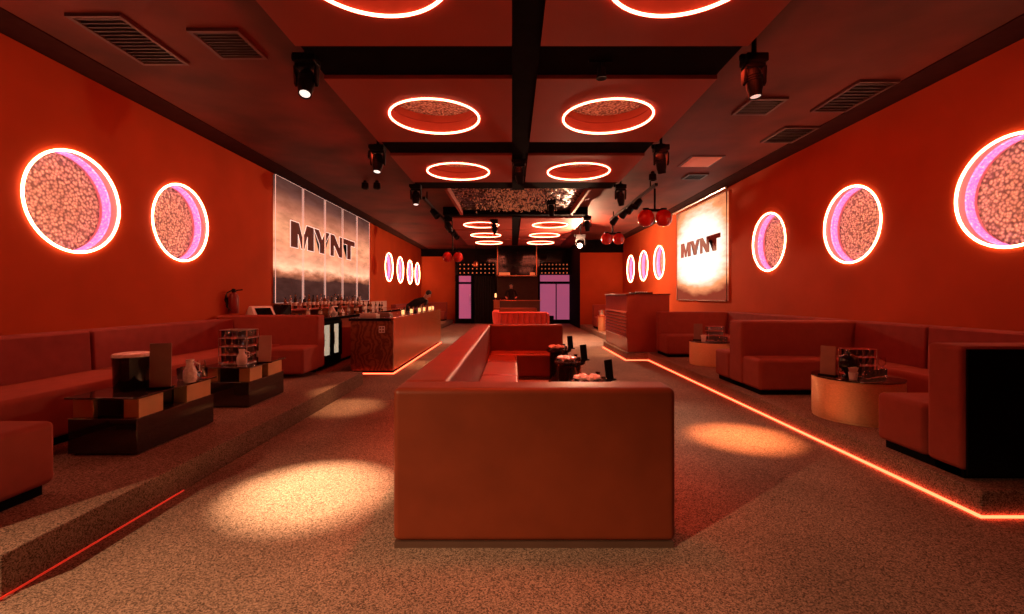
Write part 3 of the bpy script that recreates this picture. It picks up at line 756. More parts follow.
for k, (x, y, s) in enumerate(((-2.95, 4.07, 1.3), (-3.0, 4.18, 1.25), (-2.84, 4.18, 1.2), (-2.92, 4.27, 1.2))):
    tumbler(x, y, PL+.443, 'clear tumbler standing beyond the brown menu board on the near mirrored table', 'tumblers by the near menu board', s)
wineglass(-2.80, 4.10, PL+.443, 'stemmed glass beside the tumblers beyond the brown menu board', None)
jug(-2.83, 4.00, PL+.443, .20, 'ice', 'pink glass jug just beyond the brown menu board')

# ------------------------------------------------------------------ gold drum tables on the right
def drum(x, y, r, h, label):
    z = PR; t = thing('drum_table', label, 'table', (x, y, z), 'hammered gold drum tables')
    bm = B(); lathe(bm, [(r*.985, .0), (r*.985, .02), (r, .025), (r, h-.012), (r*.99, h-.002), (r*.96, h-.001)], (x, y, z), 72); mk('drum', bm, 'hammered', t)
    bm = B(); lathe(bm, [(r*.985, h-.006), (r*1.012, h-.004), (r*1.012, h+.008), (r*.985, h+.010), (0, h+.010)], (x, y, z), 72); mk('table_top', bm, 'smoked', t)
    return z+h+.0105
zt = drum(3.50, 4.62, .385, .41, 'near gold drum table on the right platform')
menu(3.205, 4.62, zt, .14, .30, -1.05, -.05, 'dark menu board standing on the near gold drum table', 'menu')
rack(3.615, 4.76, zt, 4, 2, 3, .92, 'rack of clear tumblers with red top tray on the near gold drum table', 'clear tumbler in the rack on the near gold drum table', 'tumblers in the near drum rack', 'tray_red')
t = thing('ice_bucket', 'round black ball-shaped cooler at the front of the near gold drum table', 'ice bucket', (3.355, 4.53, zt))
bm = B(); lathe(bm, [(0, 0), (.045, 0), (.05, .012), (.03, .03), (.05, .06), (.082, .10), (.09, .15), (.075, .20), (.04, .225), (0, .23)], (3.355, 4.53, zt), 26); mk('shell', bm, 'black_gloss', t)
bm = B(); lathe(bm, [(0, .23), (.012, .23), (.014, .25), (0, .255)], (3.355, 4.53, zt), 14); mk('knob', bm, 'black_metal', t)
def napkins(x, y, z, label):
    t = thing('napkin_holder', label, 'napkins', (x, y, z))
    bm = B(); lathe(bm, [(0, 0), (.032, 0), (.04, .07), (.036, .07), (.029, .006), (0, .006)], (x, y, z), 16); mk('cup', bm, 'white', t)
    bm = B()
    for k in range(5):
        a = -0.5+.25*k; dx = math.sin(a)
        prism(bm, [(x+dx*.02-.012, z+.01), (x+dx*.02+.012, z+.01), (x+dx*.09+.02, z+.11+.01*(k % 2)), (x+dx*.09-.014, z+.12)], 'y', y-.012+.006*k, y-.009+.006*k)
    mk('napkin', bm, 'paper', t, smooth=False)
napkins(3.31, 4.415, zt, 'white napkins in a cup at the front of the near gold drum table')
for k, (x, y) in enumerate(((3.55, 4.48), (3.62, 4.52), (3.69, 4.55), (3.47, 4.55), (3.47, 4.44), (3.76, 4.60))):
    tumbler(x, y, zt, 'loose clear tumbler before the rack on the near gold drum table', 'loose tumblers on the near drum table', .85)
wineglass(3.82, 4.70, zt, 'stemmed glass at the right of the near gold drum table', None)
zt = drum(3.60, 8.22, .37, .41, 'farther gold drum table on the right platform')
menu(3.42, 8.36, zt, .15, .30, -.3, -.05, 'dark menu board on the farther gold drum table', 'menu')
rack(3.70, 8.30, zt, 4, 2, 3, .92, 'rack of clear tumblers with red top tray on the farther gold drum table', 'clear tumbler in the rack on the farther gold drum table', 'tumblers in the far drum rack', 'tray_red')
napkins(3.40, 8.08, zt, 'white napkins in a cup on the farther gold drum table')
for x, y in ((3.6, 8.04), (3.7, 8.06), (3.8, 8.1)):
    tumbler(x, y, zt, 'loose clear tumbler before the rack on the farther gold drum table', 'loose tumblers on the far drum table', .9)
# pale drum table with silver bucket far right
t = thing('side_table', 'small pale copper table far right past the ribbed booth', 'table', (3.25, 16.1, PR))
bm = B(); lathe(bm, [(.13, 0), (.13, .52), (0, .52)], (3.14, 15.9, PR), 28); mk('drum', bm, 'hammered', t)
bm = B(); lathe(bm, [(0, .52), (.16, .52), (.16, .54), (0, .54)], (3.14, 15.9, PR), 28); mk('table_top', bm, 'copper_trim', t)
t = thing('ice_bucket', 'shiny silver ice bucket on the small far right table', 'ice bucket', (3.14, 15.9, PR+.54))
bm = B(); lathe(bm, [(0, 0), (.08, 0), (.10, .05), (.11, .2), (.12, .205), (.10, .205), (.09, .05), (0, .02)], (3.14, 15.9, PR+.541), 24); mk('shell', bm, 'chrome', t)
bm = B(); torus(bm, (3.02, 15.9, PR+.69), .025, .006, 'x', 20, 6); torus(bm, (3.26, 15.9, PR+.69), .025, .006, 'x', 20, 6); mk('handle', bm, 'chrome', t)

# ------------------------------------------------------------------ three black drum tables inside the U sofa
ct = [(.80, 4.62, 'front'), (.77, 6.05, 'middle'), (.76, 7.38, 'back')]
for x, y, nm in ct:
    t = thing('cocktail_table', '%s black round table in the opening of the brown sofa' % nm, 'table', (x, y, 0), 'black round tables in the sofa')
    bm = B(); lathe(bm, [(0, 0), (.17, 0), (.17, .02), (.15, .03), (.15, .48), (.19, .50), (.19, .505), (0, .505)], (x, y, 0), 36); mk('pedestal', bm, 'black_gloss', t)
    bm = B(); lathe(bm, [(0, .506), (.19, .506), (.205, .512), (.205, .535), (.19, .542), (0, .542)], (x, y, 0), 40); mk('table_top', bm, 'black_gloss', t)
    zt = .543
    t2 = thing('ice_tray', 'round pink tray of ice on the %s black round table' % nm, 'tray', (x-.035, y, zt))
    bm = B(); lathe(bm, [(0, 0), (.125, 0), (.150, .03), (.146, .032), (.12, .008), (0, .008)], (x-.035, y, zt), 30); mk('tray', bm, 'glass', t2)
    bm = B()
    for k in range(60):
        a = random.uniform(0, 2*PI); rr = .118*math.sqrt(random.random()); s = random.uniform(.012, .02)
        m4 = Matrix.Translation((x-.035+rr*math.cos(a), y+rr*math.sin(a), zt+.03+random.uniform(0, .03)*(1-rr/.13))) @ Matrix.Rotation(random.uniform(0, 3), 4, Vector((random.random(), random.random(), 1)).normalized())
        bmesh.ops.create_cube(bm, size=2*s, matrix=m4)
    o = mk('ice_cubes', bm, 'ice', t2, .003, 2, smooth=False); o['kind'] = 'stuff'
    for k, (dx, dy) in enumerate(((.10, -.15), (.10, .15))):
        tumbler(x+dx*.99, y+dy*.99, zt, 'small clear tumbler around the ice tray on the %s black round table' % nm, 'tumblers on the %s round table' % nm, .72)
    menu(x+.192, y-.01, zt, .125, .21, .75, -.12, 'black menu board at the right of the %s black round table' % nm, 'black')

# ------------------------------------------------------------------ the copper bar
BX0, BX1, BY0, BY1, BZ = -2.90, -2.14, 8.17, 13.65, 1.0
t = thing('bar_counter', 'long copper clad bar counter with black top left of centre', 'bar counter', ((BX0+BX1)/2, (BY0+BY1)/2, 0))
bx('end_panel', 'burl', (BX0, BX1, BY0, BY0+.06, .06, BZ-.05), t, .004)
bx('front_panel', 'copper_sheet', (BX1-.05, BX1, BY0+.062, BY1, .06, BZ-.0), t, .004)
bx('body', 'black', (BX0, BX1-.06, BY0+.065, BY1, .06, BZ-.05), t)
bx('kick_plinth', 'black', (BX0+.04, BX1-.05, BY0+.05, BY1-.05, 0, .06), t)
bx('counter_top', 'black_gloss', (BX0-.03, BX1-.055, BY0-.02, BY1+.02, BZ-.048, BZ), t, .008)
sk = bx('socket_plate', 'white', (-2.39, -2.28, BY0-.012, BY0, .74, .86), t, .006)
bm = B()
for dx in (-.025, .025):
    for dz in (-.027, .027): box(bm, -2.335+dx-.017, -2.335+dx+.017, BY0-.016, BY0-.0125, .80+dz-.017, .80+dz+.017)
mk('socket', bm, 'menu', sk)
# things on the bar
def lantern(x, y, z, label, h=.16):
    t = thing('candle_lantern', label, 'lantern', (x, y, z), 'glowing candle glasses on the bar')
    bm = B(); lathe(bm, [(0, 0), (.055, 0), (.06, h), (.055, h), (.05, .012), (0, .012)], (x, y, z), 18); mk('glass_cup', bm, 'glass', t)
    bm = B(); lathe(bm, [(0, .0125), (.03, .0125), (.03, h*.62), (0, h*.66)], (x, y, z), 14); mk('candle', bm, 'candle', t)
lb_ = ['nearest', 'second', 'third', 'fourth', 'fifth', 'farthest']
for k, y in enumerate((9.6, 10.4, 11.3, 11.9, 12.7, 13.2)):
    lantern(-2.30, y, BZ, '%s glowing candle glass along the copper bar' % lb_[k])
for k, (x, y) in enumerate(((-2.75, 8.8), (-2.6, 9.2))):
    t = thing('bar_tray', ('near' if k == 0 else 'farther')+' pale tray box on the near end of the bar', 'tray', (x, y, BZ))
    bm = B(); box(bm, x-.16, x+.16, y-.12, y+.12, BZ, BZ+.05); box(bm, x-.13, x+.13, y-.09, y+.09, BZ+.05, BZ+.07); mk('caddy', bm, 'cream' if k == 0 else 'menu', t, .008)
    bm = B(); tube(bm, [(x-.16, y, BZ+.04), (x-.2, y, BZ+.06), (x-.2, y+.05, BZ+.06), (x-.16, y+.05, BZ+.04)], .006, 6); mk('handle', bm, 'steel', t)

# back bar along the left wall
t = thing('back_bar', 'low back bar counter with black worktop along the left wall under the sunset pictures', 'counter', (-4.1, 12, 0))
bx('cabinet', 'black', (-4.66, -3.62, 7.55, 8.42, .08, .93), t); bx('cabinet', 'booth_sheet', (-4.66, -3.60, 9.50, 16.9, .08, .93), t)
bx('plinth', 'black', (-4.66, -3.68, 7.55, 8.42, 0, .08), t); bx('plinth', 'black', (-4.66, -3.68, 9.5, 16.9, 0, .08), t)
bx('worktop', 'black_gloss', (-4.68, -3.54, 7.50, 16.95, .935, .985), t, .006)
bx('backsplash', 'cream', (-4.695, -4.655, 13.75, 16.9, .99, 1.22), t)
t = thing('shelf', 'raised red bottle shelf on the back bar under the sunset pictures', 'shelf', (-4.5, 11.5, .985))
bx('shelf_board', 'booth_sheet', (-4.66, -4.36, 8.95, 13.6, 1.10, 1.14), t, .006)
for y in (9.0, 10.5, 12.0, 13.5): bx('bracket', 'booth_sheet', (-4.64, -4.40, y-.02, y+.02, .986, 1.10), t)
# fridge
t = thing('bottle_fridge', 'black two-door bottle fridge with lit glass doors under the back bar', 'fridge', (-4.0, 8.96, 0))
bm = B(); x1 = -3.56
box(bm, -4.6, -4.45, 8.45, 9.47, .04, .92); box(bm, -4.45, x1, 8.45, 8.49, .04, .92); box(bm, -4.45, x1, 9.43, 9.47, .04, .92)
box(bm, -4.45, x1, 8.49, 9.43, .04, .22); box(bm, -4.45, x1, 8.49, 9.43, .86, .92); mk('case', bm, 'black', t)
bx('lit_back', 'fridge_light', (-3.95, -3.93, 8.495, 9.425, .225, .855), t); bx('lit_liner', 'fridge_light', (-3.925, -3.60, 9.405, 9.428, .225, .855), t); bx('lit_liner', 'fridge_light', (-3.925, -3.60, 8.95, 8.97, .225, .855), t)
bm = B(); box(bm, -3.92, -3.66, 8.5, 8.945, .52, .53); box(bm, -3.92, -3.66, 8.975, 9.40, .52, .53); mk('wire_shelf', bm, 'steel', t)
for y0, y1 in ((8.48, 8.955), (8.965, 9.44)):
    bm = B(); w = .055
    box(bm, x1, x1+.035, y0, y0+w, .2, .9); box(bm, x1, x1+.035, y1-w, y1, .2, .9); box(bm, x1, x1+.035, y0+w, y1-w, .2, .2+w); box(bm, x1, x1+.035, y0+w, y1-w, .9-w, .9)
    d = mk('door', bm, 'black', t); bm = B(); box(bm, x1+.012, x1+.02, y0+w, y1-w, .2+w, .9-w); mk('door_glass', bm, 'glass', d)
    bm = B(); tube(bm, [(x1+.05, y0+.03, .45), (x1+.05, y0+.03, .7)], .008, 6); mk('handle', bm, 'steel', d)
mats = ['bottle_a', 'bottle_b', 'bottle_c']
for sh, z in enumerate((.225, .535)):
    for k in range(6):
        bottle(-3.74, 8.57+.15*k+(.02 if k > 2 else 0), z, .95, mats[(k+sh) % 3], 'bottle standing behind the lit glass doors of the fridge', 'bottles in the fridge')
# bottles on shelf and worktop
for k in range(22):
    y = 9.05+.212*k
    bottle(-4.51, y, 1.141, random.uniform(.75, 1.05), mats[(k*7+k//3) % 3], 'bottle in the row on the red shelf below the sunset pictures', 'bottles on the back bar shelf', cap=('black', 'label', 'copper_trim')[k % 3])
for k in range(15):
    y = 8.75+.36*k
    bottle(-3.92+.1*math.sin(k*2.1), y, .986, random.uniform(.7, .95), mats[(k*5+1) % 3], 'bottle standing loose on the black worktop of the back bar', 'bottles on the back bar worktop', cap=('copper_trim', 'black')[k % 2])
def register(x, y, z, label, s=1.0, ang=.35):
    t = thing('till_screen', label, 'till', (x, y, z), 'white till screens')
    rot = Matrix.Rotation(ang, 3, 'Z')
    bm = B(); prism(bm, [(-.16*s, 0), (.16*s, 0), (.16*s, .03*s), (.02*s, .21*s), (-.04*s, .21*s), (-.16*s, .05*s)], 'x', -.16*s, .16*s)
    def put(bm):
        for v in bm.verts: v.co = rot @ Vector((v.co.y, -v.co.x, v.co.z)) + Vector((x, y, z))
        return bm
    mk('case', put(bm), 'white', t, .012)
    bm = B(); d = Vector((0, -.14, .18)).normalized(); n = Vector((0, .18, .14)).normalized()
    vs = []
    for u, v in ((-.12, .03), (.12, .03), (.12, .19), (-.12, .19)):
        p = Vector((u*s, .16*s, .03*s)) + d*v*s + n*.002
        vs.append(bm.verts.new(p))
    f = bm.faces.new(vs); bmesh.ops.extrude_face_region(bm, geom=[f]); put(bm); mk('screen', bm, 'screen', t)
register(-4.35, 7.88, .986, 'white till with slanted black screen behind the left cross sofa', 1.15, -.55)
register(-4.14, 10.73, .986, 'second white till with black screen among the bottles', .85, -.55)
t = thing('monitor', 'small black monitor on the back bar before the first sunset picture', 'monitor', (-4.25, 8.6, .985))
bm = B(); box(bm, -4.42, -4.10, 8.42, 8.455, 1.05, 1.24); mk('screen', bm, 'screen', t, .004)
bm = B(); lathe(bm, [(0, 0), (.08, 0), (.08, .01), (.015, .015), (.015, .08), (0, .08)], (-4.26, 8.46, .986), 18); mk('stand', bm, 'black_metal', t)
for k in range(8):
    tumbler(-3.95-.02*(k % 2)*3, 7.7+.13*k, .986, 'clear tumbler on the back bar beside the white till', 'tumblers beside the till', 1.0)
# fire extinguisher on the left wall
t = thing('fire_extinguisher', 'dark red fire extinguisher with hose on the left wall beside the till', 'fire extinguisher', (-4.6, 7.52, 1.115))
bm = B(); lathe(bm, [(0, 0), (.07, 0), (.075, .02), (.075, .27), (.055, .32), (.025, .335), (.025, .36), (0, .36)], (-4.60, 7.52, 1.115), 24); mk('cylinder', bm, 'extinguisher', t)
bm = B(); tube(bm, [(-4.6, 7.52, 1.455), (-4.56, 7.55, 1.495), (-4.5, 7.6, 1.505)], .012, 6); lathe(bm, [(0, .35), (.03, .35), (.03, .40), (0, .41)], (-4.6, 7.52, 1.115), 12); mk('valve', bm, 'black_metal', t)
bm = B(); tube(bm, [(-4.6, 7.49, 1.495), (-4.62, 7.38, 1.455), (-4.62, 7.33, 1.335), (-4.6, 7.36, 1.215), (-4.58, 7.41, 1.165)], .011, 6); mk('hose', bm, 'black_metal', t)
bx('wall_bracket', 'black_metal', (-4.695, -4.672, 7.47, 7.57, 1.215, 1.375), t)
# ceiling speaker over the left bench (throws the shadow high on the left wall)
# ------------------------------------------------------------------ ribbed booth on the right
t = thing('dj_booth', 'tall glossy red ribbed booth at the right edge of the aisle', 'booth', (2.97, 11.1, PR))
bx('carcass', 'booth_sheet', (2.54, 3.46, 10.0, 12.28, PR, 1.42), t, .01)
bm = B(); n = 12
prof = [(2.545, PR+.02)]
for k in range(n):
    z0 = PR+.30+k*.075
    if k < 8: prof += [(2.53, z0), (2.50, z0+.03), (2.53, z0+.072)]
prof += [(2.525, 1.40), (2.545, 1.40)]
prism(bm, prof, 'y', 10.02, 12.26); mk('ribbed_front', bm, 'booth_sheet', t)
bx('top', 'leather', (2.50, 3.48, 9.98, 12.30, 1.42, 1.45), t, .008)
t = thing('console', 'low black control console lying on the ribbed booth top', 'console', (3.05, 10.8, 1.45))
bx('case', 'black_metal', (2.85, 3.25, 10.5, 11.1, 1.451, 1.485), t, .006)
bm = B()
for k in range(6): lathe(bm, [(0, 1.505), (.015, 1.505), (.018, 1.486), (0, 1.486)], (2.9+.05*k, 10.65, 0), 10)
mk('knobs', bm, 'steel', t)
# dark round corner ornament at bar end handled above

# ------------------------------------------------------------------ the far end: doors, grilles, window, counter
def grille(x0, x1, z0, z1, y, label, cols):
    t = thing('dotted_grille', label, 'grille', ((x0+x1)/2, y, z0), 'dotted grilles at the far end')
    bx('backing', 'black', (x0, x1, y, y+.05, z0, z1), t)
    for i in range(cols):
        for j in range(3):
            x = x0+(x1-x0)*(i+.5)/cols; z = z0+(z1-z0)*(j+.5)/3
            bm = B(); lathe(bm, [(.034, 0), (.034, -.016), (.024, -.024), (0, -.028)], (x, y, z), 12, 'y'); mk('lamp_dot', bm, 'dots', t)
YD = 23.2; k = YD/455
def px(x): return (x-512)*k
def pz(y): return CAMH+(296-y)*k
# dark portal backing
bm = B(); box(bm, px(455), 2.94, YD+.06, YB-.01, 0, CZ); struct(mk('wall_portal', bm, 'black_gloss', smooth=False))
grille(px(458), px(495.5), pz(275), pz(262.5), YD, 'wide dotted grille above the far left doorway', 9)
grille(px(540), 2.9, pz(275), pz(262.5), YD, 'dotted grille above the far violet window', 8)
t = thing('violet_door', 'narrow violet backlit glass door far left of centre', 'door', (px(465), YD, 0))
bm = B(); x0, x1 = px(455.5), px(473.5)
box(bm, x0, px(459), YD-.04, YD+.05, 0, pz(275)); box(bm, px(471), x1, YD-.04, YD+.05, 0, pz(275)); box(bm, px(459), px(471), YD-.04, YD+.05, 0, pz(318.5)); box(bm, px(459), px(471), YD-.04, YD+.05, pz(284), pz(282)); mk('door_frame', bm, 'black', t)
bx('glass', 'violet_glass', (px(459), px(471), YD, YD+.03, pz(318.5), pz(284)), t); bx('fanlight', 'violet_glass', (px(459), px(471), YD, YD+.03, pz(282), pz(276)), t)
bm = B(); tube(bm, [(px(470.2), YD-.07, 1.0), (px(470.2), YD-.07, 1.5)], .015, 6); mk('handle', bm, 'steel', t)
t = thing('dark_curtain', 'heavy black curtain hanging in the far left doorway', 'curtain', (px(484), YD, 0))
bm = B(); n = 40
pts = [(px(474.5)+(px(495)-px(474.5))*i/n, YD-.03+.03*math.sin(i*1.3)) for i in range(n+1)]
prism(bm, pts+[(px(495), YD+.04), (px(474.5), YD+.04)], 'z', .02, pz(276)); mk('drape', bm, 'cloth_black', t)
bm = B(); tube(bm, [(px(474), YD, pz(276)+.02), (px(496), YD, pz(276)+.02)], .02, 8); mk('curtain_rail', bm, 'black_metal', t)
t = struct(bx('window_1', 'black', (px(540), px(569.5), YD+.03, YD+.055, pz(320), pz(275))))
w0 = YD
bm = B(); box(bm, px(538.5), px(540), w0-.05, w0+.05, 0, pz(275)); box(bm, px(569.5), 2.94, w0-.05, w0+.05, 0, pz(275)); box(bm, px(540), px(569.5), w0-.05, w0+.05, 0, pz(319.5)); box(bm, px(540), px(569.5), w0-.05, w0+.05, pz(284), pz(281.5)); box(bm, px(555.6), px(556.6), w0-.05, w0+.05, pz(319.5), pz(284))
mk('window_frame', bm, 'black', t)
for a, b, c, d in ((540, 555.6, 319.5, 284), (556.6, 569.5, 319.5, 284), (540, 569.5, 281.5, 275)):
    bx('window_pane', 'violet_glass', (px(a), px(b), w0, w0+.028, pz(c), pz(d)), t)
# hanging framed screen in the middle
YS = 22.0; ks = YS/455
def sx(x): return (x-512)*ks
def sz(y): return CAMH+(296-y)*ks
t = thing('hanging_screen', 'dark glass screen in a thin copper frame above the far counter', 'screen', (sx(517), YS, sz(276)))
bx('screen_glass', 'screen', (sx(498), sx(536), YS, YS+.35, sz(275.5), CZ), t)
bm = B(); box(bm, sx(497), sx(498), YS-.03, YS+.35, sz(276), CZ); box(bm, sx(536), sx(537), YS-.03, YS+.35, sz(276), CZ); box(bm, sx(497), sx(537), YS-.03, YS+.35, sz(276.2), sz(275.3)); mk('frame', bm, 'copper_trim', t)
for a, b in ((499, 510), (530, 535)):
    bx('lit_plate', 'dots', (sx(a), sx(b), YS-.02, YS-.002, sz(275), sz(272.5)), t)
t = thing('slatted_wall_panel', 'dark slatted panel behind the person at the far counter', 'wall panel', (.3, YD, 0))
bm = B()
for i in range(26): box(bm, px(497)+i*.078, px(497)+i*.078+.045, YD-.03, YD+.0, 0.02, pz(277))
box(bm, px(497), px(538), YD, YD+.05, .02, pz(277)); mk('slats', bm, 'plinth', t)
# far counter
t = thing('far_counter', 'dark counter with copper end in front of the standing person', 'counter', (.3, 20.6, 0))
bx('front', 'plinth', (-.55, 1.25, 20.4, 20.95, .05, 1.18), t, .01); bx('counter_top', 'copper_trim', (-.85, 1.3, 20.36, 21.0, 1.18, 1.215), t, .005)
bx('copper_end', 'copper_trim', (-.82, -.56, 20.4, 20.95, .05, 1.18), t, .01); bx('plinth', 'black', (-.7, 1.2, 20.45, 20.9, 0, .05), t)
t = thing('counter_lamp', 'small upright lamp glowing at the left end of the far counter', 'lamp', (-.74, 20.6, 1.216))
bm = B(); lathe(bm, [(0, 0), (.05, 0), (.05, .015), (.012, .02), (.012, .12), (0, .12)], (-.74, 20.6, 1.216), 14); mk('foot', bm, 'copper_trim', t)
bm = B(); lathe(bm, [(.03, .12), (.045, .13), (.035, .30), (0, .31)], (-.74, 20.6, 1.216), 14); mk('lamp_shade', bm, 'candle', t)
for i in range(4): tumbler(-.6+.09*i, 20.55, 1.216, 'clear tumbler in the row on the far counter', 'tumblers on the far counter', 1.2)
t = thing('floor_speaker', 'small black speaker box on the floor before the violet window', 'speaker', (2.0, 22.6, 0))
bx('case', 'black', (1.83, 2.07, 22.5, 22.75, .0, .42), t, .01)
bm = B(); lathe(bm, [(.09, 0), (.085, .02), (.03, .035), (0, .03)], (1.95, 22.475, .22), 20, 'y'); mk('cone', bm, 'black_metal', t)

# ------------------------------------------------------------------ people
def person(name_label, joints, edges, hair, loc, hands, head_c, head_dir):
    """joints: name->(pos, radius); one skinned body, hair/clothes as children"""
    t = thing('person', name_label, 'person', loc)
    me = bpy.data.meshes.new('body'); names = list(joints)
    me.from_pydata([joints[n][0] for n in names], [(names.index(a), names.index(b)) for a, b in edges], [])
    o = bpy.data.objects.new('body', me); COL.objects.link(o)
    md = o.modifiers.new('Skin', 'SKIN'); md.use_smooth_shade = True
    for i, n in enumerate(names):
        sv = me.skin_vertices[0].data[i]; r = joints[n][1]; sv.radius = (r, r) if not isinstance(r, tuple) else r; sv.use_root = (n == 'pelvis')
    s = o.modifiers.new('Sub', 'SUBSURF'); s.levels = 1; s.render_levels = 2
    me.materials.append(M['skin'])
    dg = bpy.context.evaluated_depsgraph_get(); ev = o.evaluated_get(dg); m2 = bpy.data.meshes.new_from_object(ev)
    COL.objects.unlink(o); bpy.data.objects.remove(o)
    body = bpy.data.objects.new('body', m2); COL.objects.link(body); m2.name = 'body'
    m2.materials.clear(); m2.materials.append(M['skin']); m2.materials.append(M['cloth_black'])
    hz = joints['neck'][0]; wr = [Vector(joints[h][0]) for h in hands]
    hc = Vector(head_c)
    for p in m2.polygons:
        p.use_smooth = True; c = p.center
        skin = (c-hc).length < .17 or any((c-w).length < .11 for w in wr)
        p.material_index = 0 if skin else 1
    body.parent = t; body.matrix_parent_inverse = Matrix.Translation(-Vector(loc))
    # face and hair
    d = Vector(head_dir).normalized(); q = d.to_track_quat('Y', 'Z').to_matrix()
    def pt(x, y, z): return hc + q @ Vector((x, y, z))
    bm = B(); sphere(bm, pt(0, -.012, .035), .104, (.88, 1.0, .95), 18, 12)
    bmesh.ops.bisect_plane(bm, geom=bm.verts[:]+bm.edges[:]+bm.faces[:], plane_co=pt(0, .055, .03), plane_no=q @ Vector((0, 1, -.75)), clear_outer=True)
    mk('hair', bm, 'hair', t)
    bm = B()
    for sx_ in (-1, 1): sphere(bm, pt(sx_*.032, .082, .008), .011, (1, .7, .8), 10, 6)
    mk('eyes', bm, 'hair', t)
    bm = B(); sphere(bm, pt(0, .098, -.018), .016, (.8, 1, 1.5), 10, 8)
    for sx_ in (-1, 1): sphere(bm, pt(sx_*.083, -.005, -.005), .022, (.4, .8, 1.3), 10, 8)
    mk('nose_and_ears', bm, 'skin', t)
    bm = B(); sphere(bm, pt(0, .088, -.052), .02, (1.2, .4, .35), 10, 6); mk('mouth', bm, 'red_leather', t)
    return t
def std_joints(ox, oy, oz, lean=(0, 0), armL=None, armR=None, knee=0):
    """facing -Y by default; lean shifts the upper body"""
    lx, ly = lean
    def U(x, y, z, f): return (ox+x+lx*f, oy+y+ly*f, oz+z-.45*(lx*lx+ly*ly)*f)
    J = {'pelvis': (U(0, 0, .92, 0), (.15, .115)), 'waist': (U(0, 0, 1.06, .25), (.135, .10)), 'chest': (U(0, 0, 1.28, .62), (.165, .115)), 'upper': (U(0, .0, 1.42, .85), (.13, .09)),
         'neck': (U(0, -.01, 1.50, 1.0), .055), 'jaw': (U(0, -.03, 1.575, 1.1), (.072, .08)), 'head': (U(0, -.02, 1.66, 1.2), (.082, .095)), 'crown': (U(0, -.01, 1.72, 1.28), (.06, .07))}
    E = [('pelvis', 'waist'), ('waist', 'chest'), ('chest', 'upper'), ('upper', 'neck'), ('neck', 'jaw'), ('jaw', 'head'), ('head', 'crown')]
    for s, nm, arm in ((-1, 'l', armL), (1, 'r', armR)):
        J['hip'+nm] = ((ox+s*.10, oy, oz+.84), .095); J['knee'+nm] = ((ox+s*.11, oy-knee, oz+.48), .062); J['ankle'+nm] = ((ox+s*.11, oy+.03, oz+.09), .042); J['toe'+nm] = ((ox+s*.12, oy-.15, oz+.04), .038)
        E += [('pelvis', 'hip'+nm), ('hip'+nm, 'knee'+nm), ('knee'+nm, 'ankle'+nm), ('ankle'+nm, 'toe'+nm)]
        J['sho'+nm] = (U(s*.19, 0, 1.41, .85), .058)
        el, wr = arm
        J['elb'+nm] = (el, .044); J['wri'+nm] = (wr, .03)
        v = (Vector(wr)-Vector(el)).normalized(); sd = v.cross(Vector((0, 0, 1))).normalized(); up = sd.cross(v)
        pal = Vector(wr)+v*.06; J['palm'+nm] = (tuple(pal), (.036, .02))
        E += [('upper', 'sho'+nm), ('sho'+nm, 'elb'+nm), ('elb'+nm, 'wri'+nm), ('wri'+nm, 'palm'+nm)]
        for i, (off, ln) in enumerate(((-.03, .065), (-.01, .08), (.01, .075), (.03, .06))):
            a = pal+v*.035+sd*off; b = a+v*ln*.55-up*.008; c = b+v*ln*.45-up*.025
            J['f%d%s' % (i, nm)] = (tuple(a), .0095); J['g%d%s' % (i, nm)] = (tuple(b), .009); J['h%d%s' % (i, nm)] = (tuple(c), .008)
            E += [('palm'+nm, 'f%d%s' % (i, nm)), ('f%d%s' % (i, nm), 'g%d%s' % (i, nm)), ('g%d%s' % (i, nm), 'h%d%s' % (i, nm))]
        a = Vector(wr)+v*.03-sd*.035*s; b = a+v*.035-sd*.02*s
        J['t0'+nm] = (tuple(a), .011); J['t1'+nm] = (tuple(b), .009); E += [('wri'+nm, 't0'+nm), ('t0'+nm, 't1'+nm)]
    return J, E
# person standing behind the far counter
bm = B(); box(bm, -.7, 1.2, 21.3, 22.2, 0, .24); struct(mk('platform_far', bm, 'black', bevel=.01))
J, E = std_joints(-.04, 21.62, .24, (0, -.05), ((-.34, 21.45, 1.38), (-.27, 21.17, 1.33)), ((.26, 21.45, 1.38), (.19, 21.17, 1.33)))
person('person in black standing behind the far counter, facing the room', J, E, None, (-.04, 21.62, .24), ('palml', 'palmr'), J['head'][0], (0, -1, -.25))
# person leaning at the far end of the bar
ox, oy = -3.32, 14.0
J, E = std_joints(ox, oy, 0, (.62, .02), ((ox+.12, oy-.16, 1.10), (ox+.26, oy-.30, .95)), ((ox+.62, oy-.16, 1.02), (ox+.66, oy-.34, 1.05)), .12)
person('person in black bending over the far end of the bar', J, E, None, (ox, oy, 0), ('palml', 'palmr'), J['head'][0], (.75, -.3, -.6))

# ------------------------------------------------------------------ lights
def lamp(name, typ, loc, energy, color, **kw):
    l = bpy.data.lights.new(name, typ); l.energy = energy; l.color = color
    o = bpy.data.objects.new(name, l); COL.objects.link(o); o.location = loc
    aim = kw.pop('aim', None)
    for a, b in kw.items(): setattr(l, a, b)
    if aim is not None: o.rotation_euler = (Vector(aim)-Vector(loc)).to_track_quat('-Z', 'Y').to_euler()
    return o
RED = (1, .055, .018)
WARM = (1, .66, .42)
# the glaring far spot
lamp('far_spot', 'POINT', (2.19, 14.70, 3.08), 720, (1, .50, .29), shadow_soft_size=.05)
# lamp over the viewer's left shoulder
lamp('house_spot', 'SPOT', (-4.2, -1.5, 3.3), 2000, (1, .54, .28), aim=(-1.35, 1.25, 0), spot_size=math.radians(52), spot_blend=1.0, shadow_soft_size=.03)
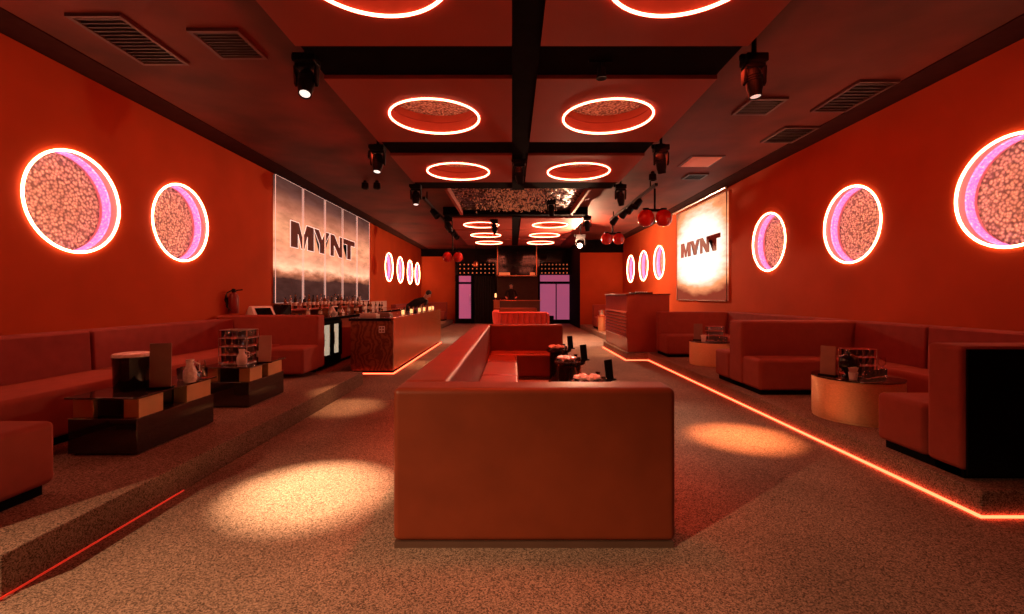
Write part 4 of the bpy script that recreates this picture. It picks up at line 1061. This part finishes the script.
# moving heads' pools
def pool(key, target, e, size, col=WARM, blend=1.0):
    c, d = MH[key]; p = c + d*.24
    lamp('pool_'+key, 'SPOT', p, e, col, aim=target, spot_size=math.radians(size), spot_blend=blend, shadow_soft_size=.02)
pool('l1', (-1.45, 3.28, 0), 3000, 23, (1, .56, .30))
pool('r1', (2.28, 4.50, 0), 2300, 22, (1, .27, .09))
pool('l2', (-2.1, 5.75, 0), 600, 20, (1, .45, .2))
pool('l3', (-1.75, 9.3, 0), 420, 28, (1, .42, .18))
pool('r3', (2.3, 10.9, .4), 420, 28, (1, .42, .18))
pool('r4', (1.8, 13.5, 0), 500, 44, (1, .62, .42))
pool('l4', (-1.4, 14.5, 0), 600, 48, (1, .70, .52))
pool('c1', (.95, 5.7, .5), 420, 46, (1, .66, .46))
# unseen red fill lamps along the panel edges, washing the side walls
for x, s in ((-2.05, -1), (2.15, 1)):
    for y in (4.6, 7.6, 11.2, 15.5, 20.5):
        lamp('red_wash', 'AREA', (x, y, 3.5), 17, RED, aim=(s*4.7, y, 1.6), shape='RECTANGLE', size=2.6, size_y=.12)
for y, ln, e in ((5.65, 5.5, 66), (12.2, 5.0, 40), (18.5, 5.0, 40)):  # unseen red fill added under the centre beam to redden floor and sofa tops
    lamp('red_fill_down', 'AREA', (.06, y, 3.52), e, RED, shape='RECTANGLE', size=.2, size_y=ln, spread=math.radians(56))


w = bpy.data.worlds.new('world'); S.world = w; w.use_nodes = True
w.node_tree.nodes['Background'].inputs['Color'].default_value = (.02, .004, .003, 1)
w.node_tree.nodes['Background'].inputs['Strength'].default_value = .2

# ------------------------------------------------------------------ camera
cam = bpy.data.cameras.new('camera'); co = bpy.data.objects.new('camera', cam); COL.objects.link(co)
co.location = (0, 0, CAMH); co.rotation_euler = (PI/2, 0, 0)
cam.sensor_width = 36; cam.lens = 36*455/1024; cam.shift_y = -11/1024; cam.clip_start = .02
S.camera = co
S.view_settings.view_transform = 'Standard'; S.view_settings.look = 'None'
S.view_settings.gamma = 1; S.view_settings.use_curve_mapping = False; S.view_settings.exposure = 0
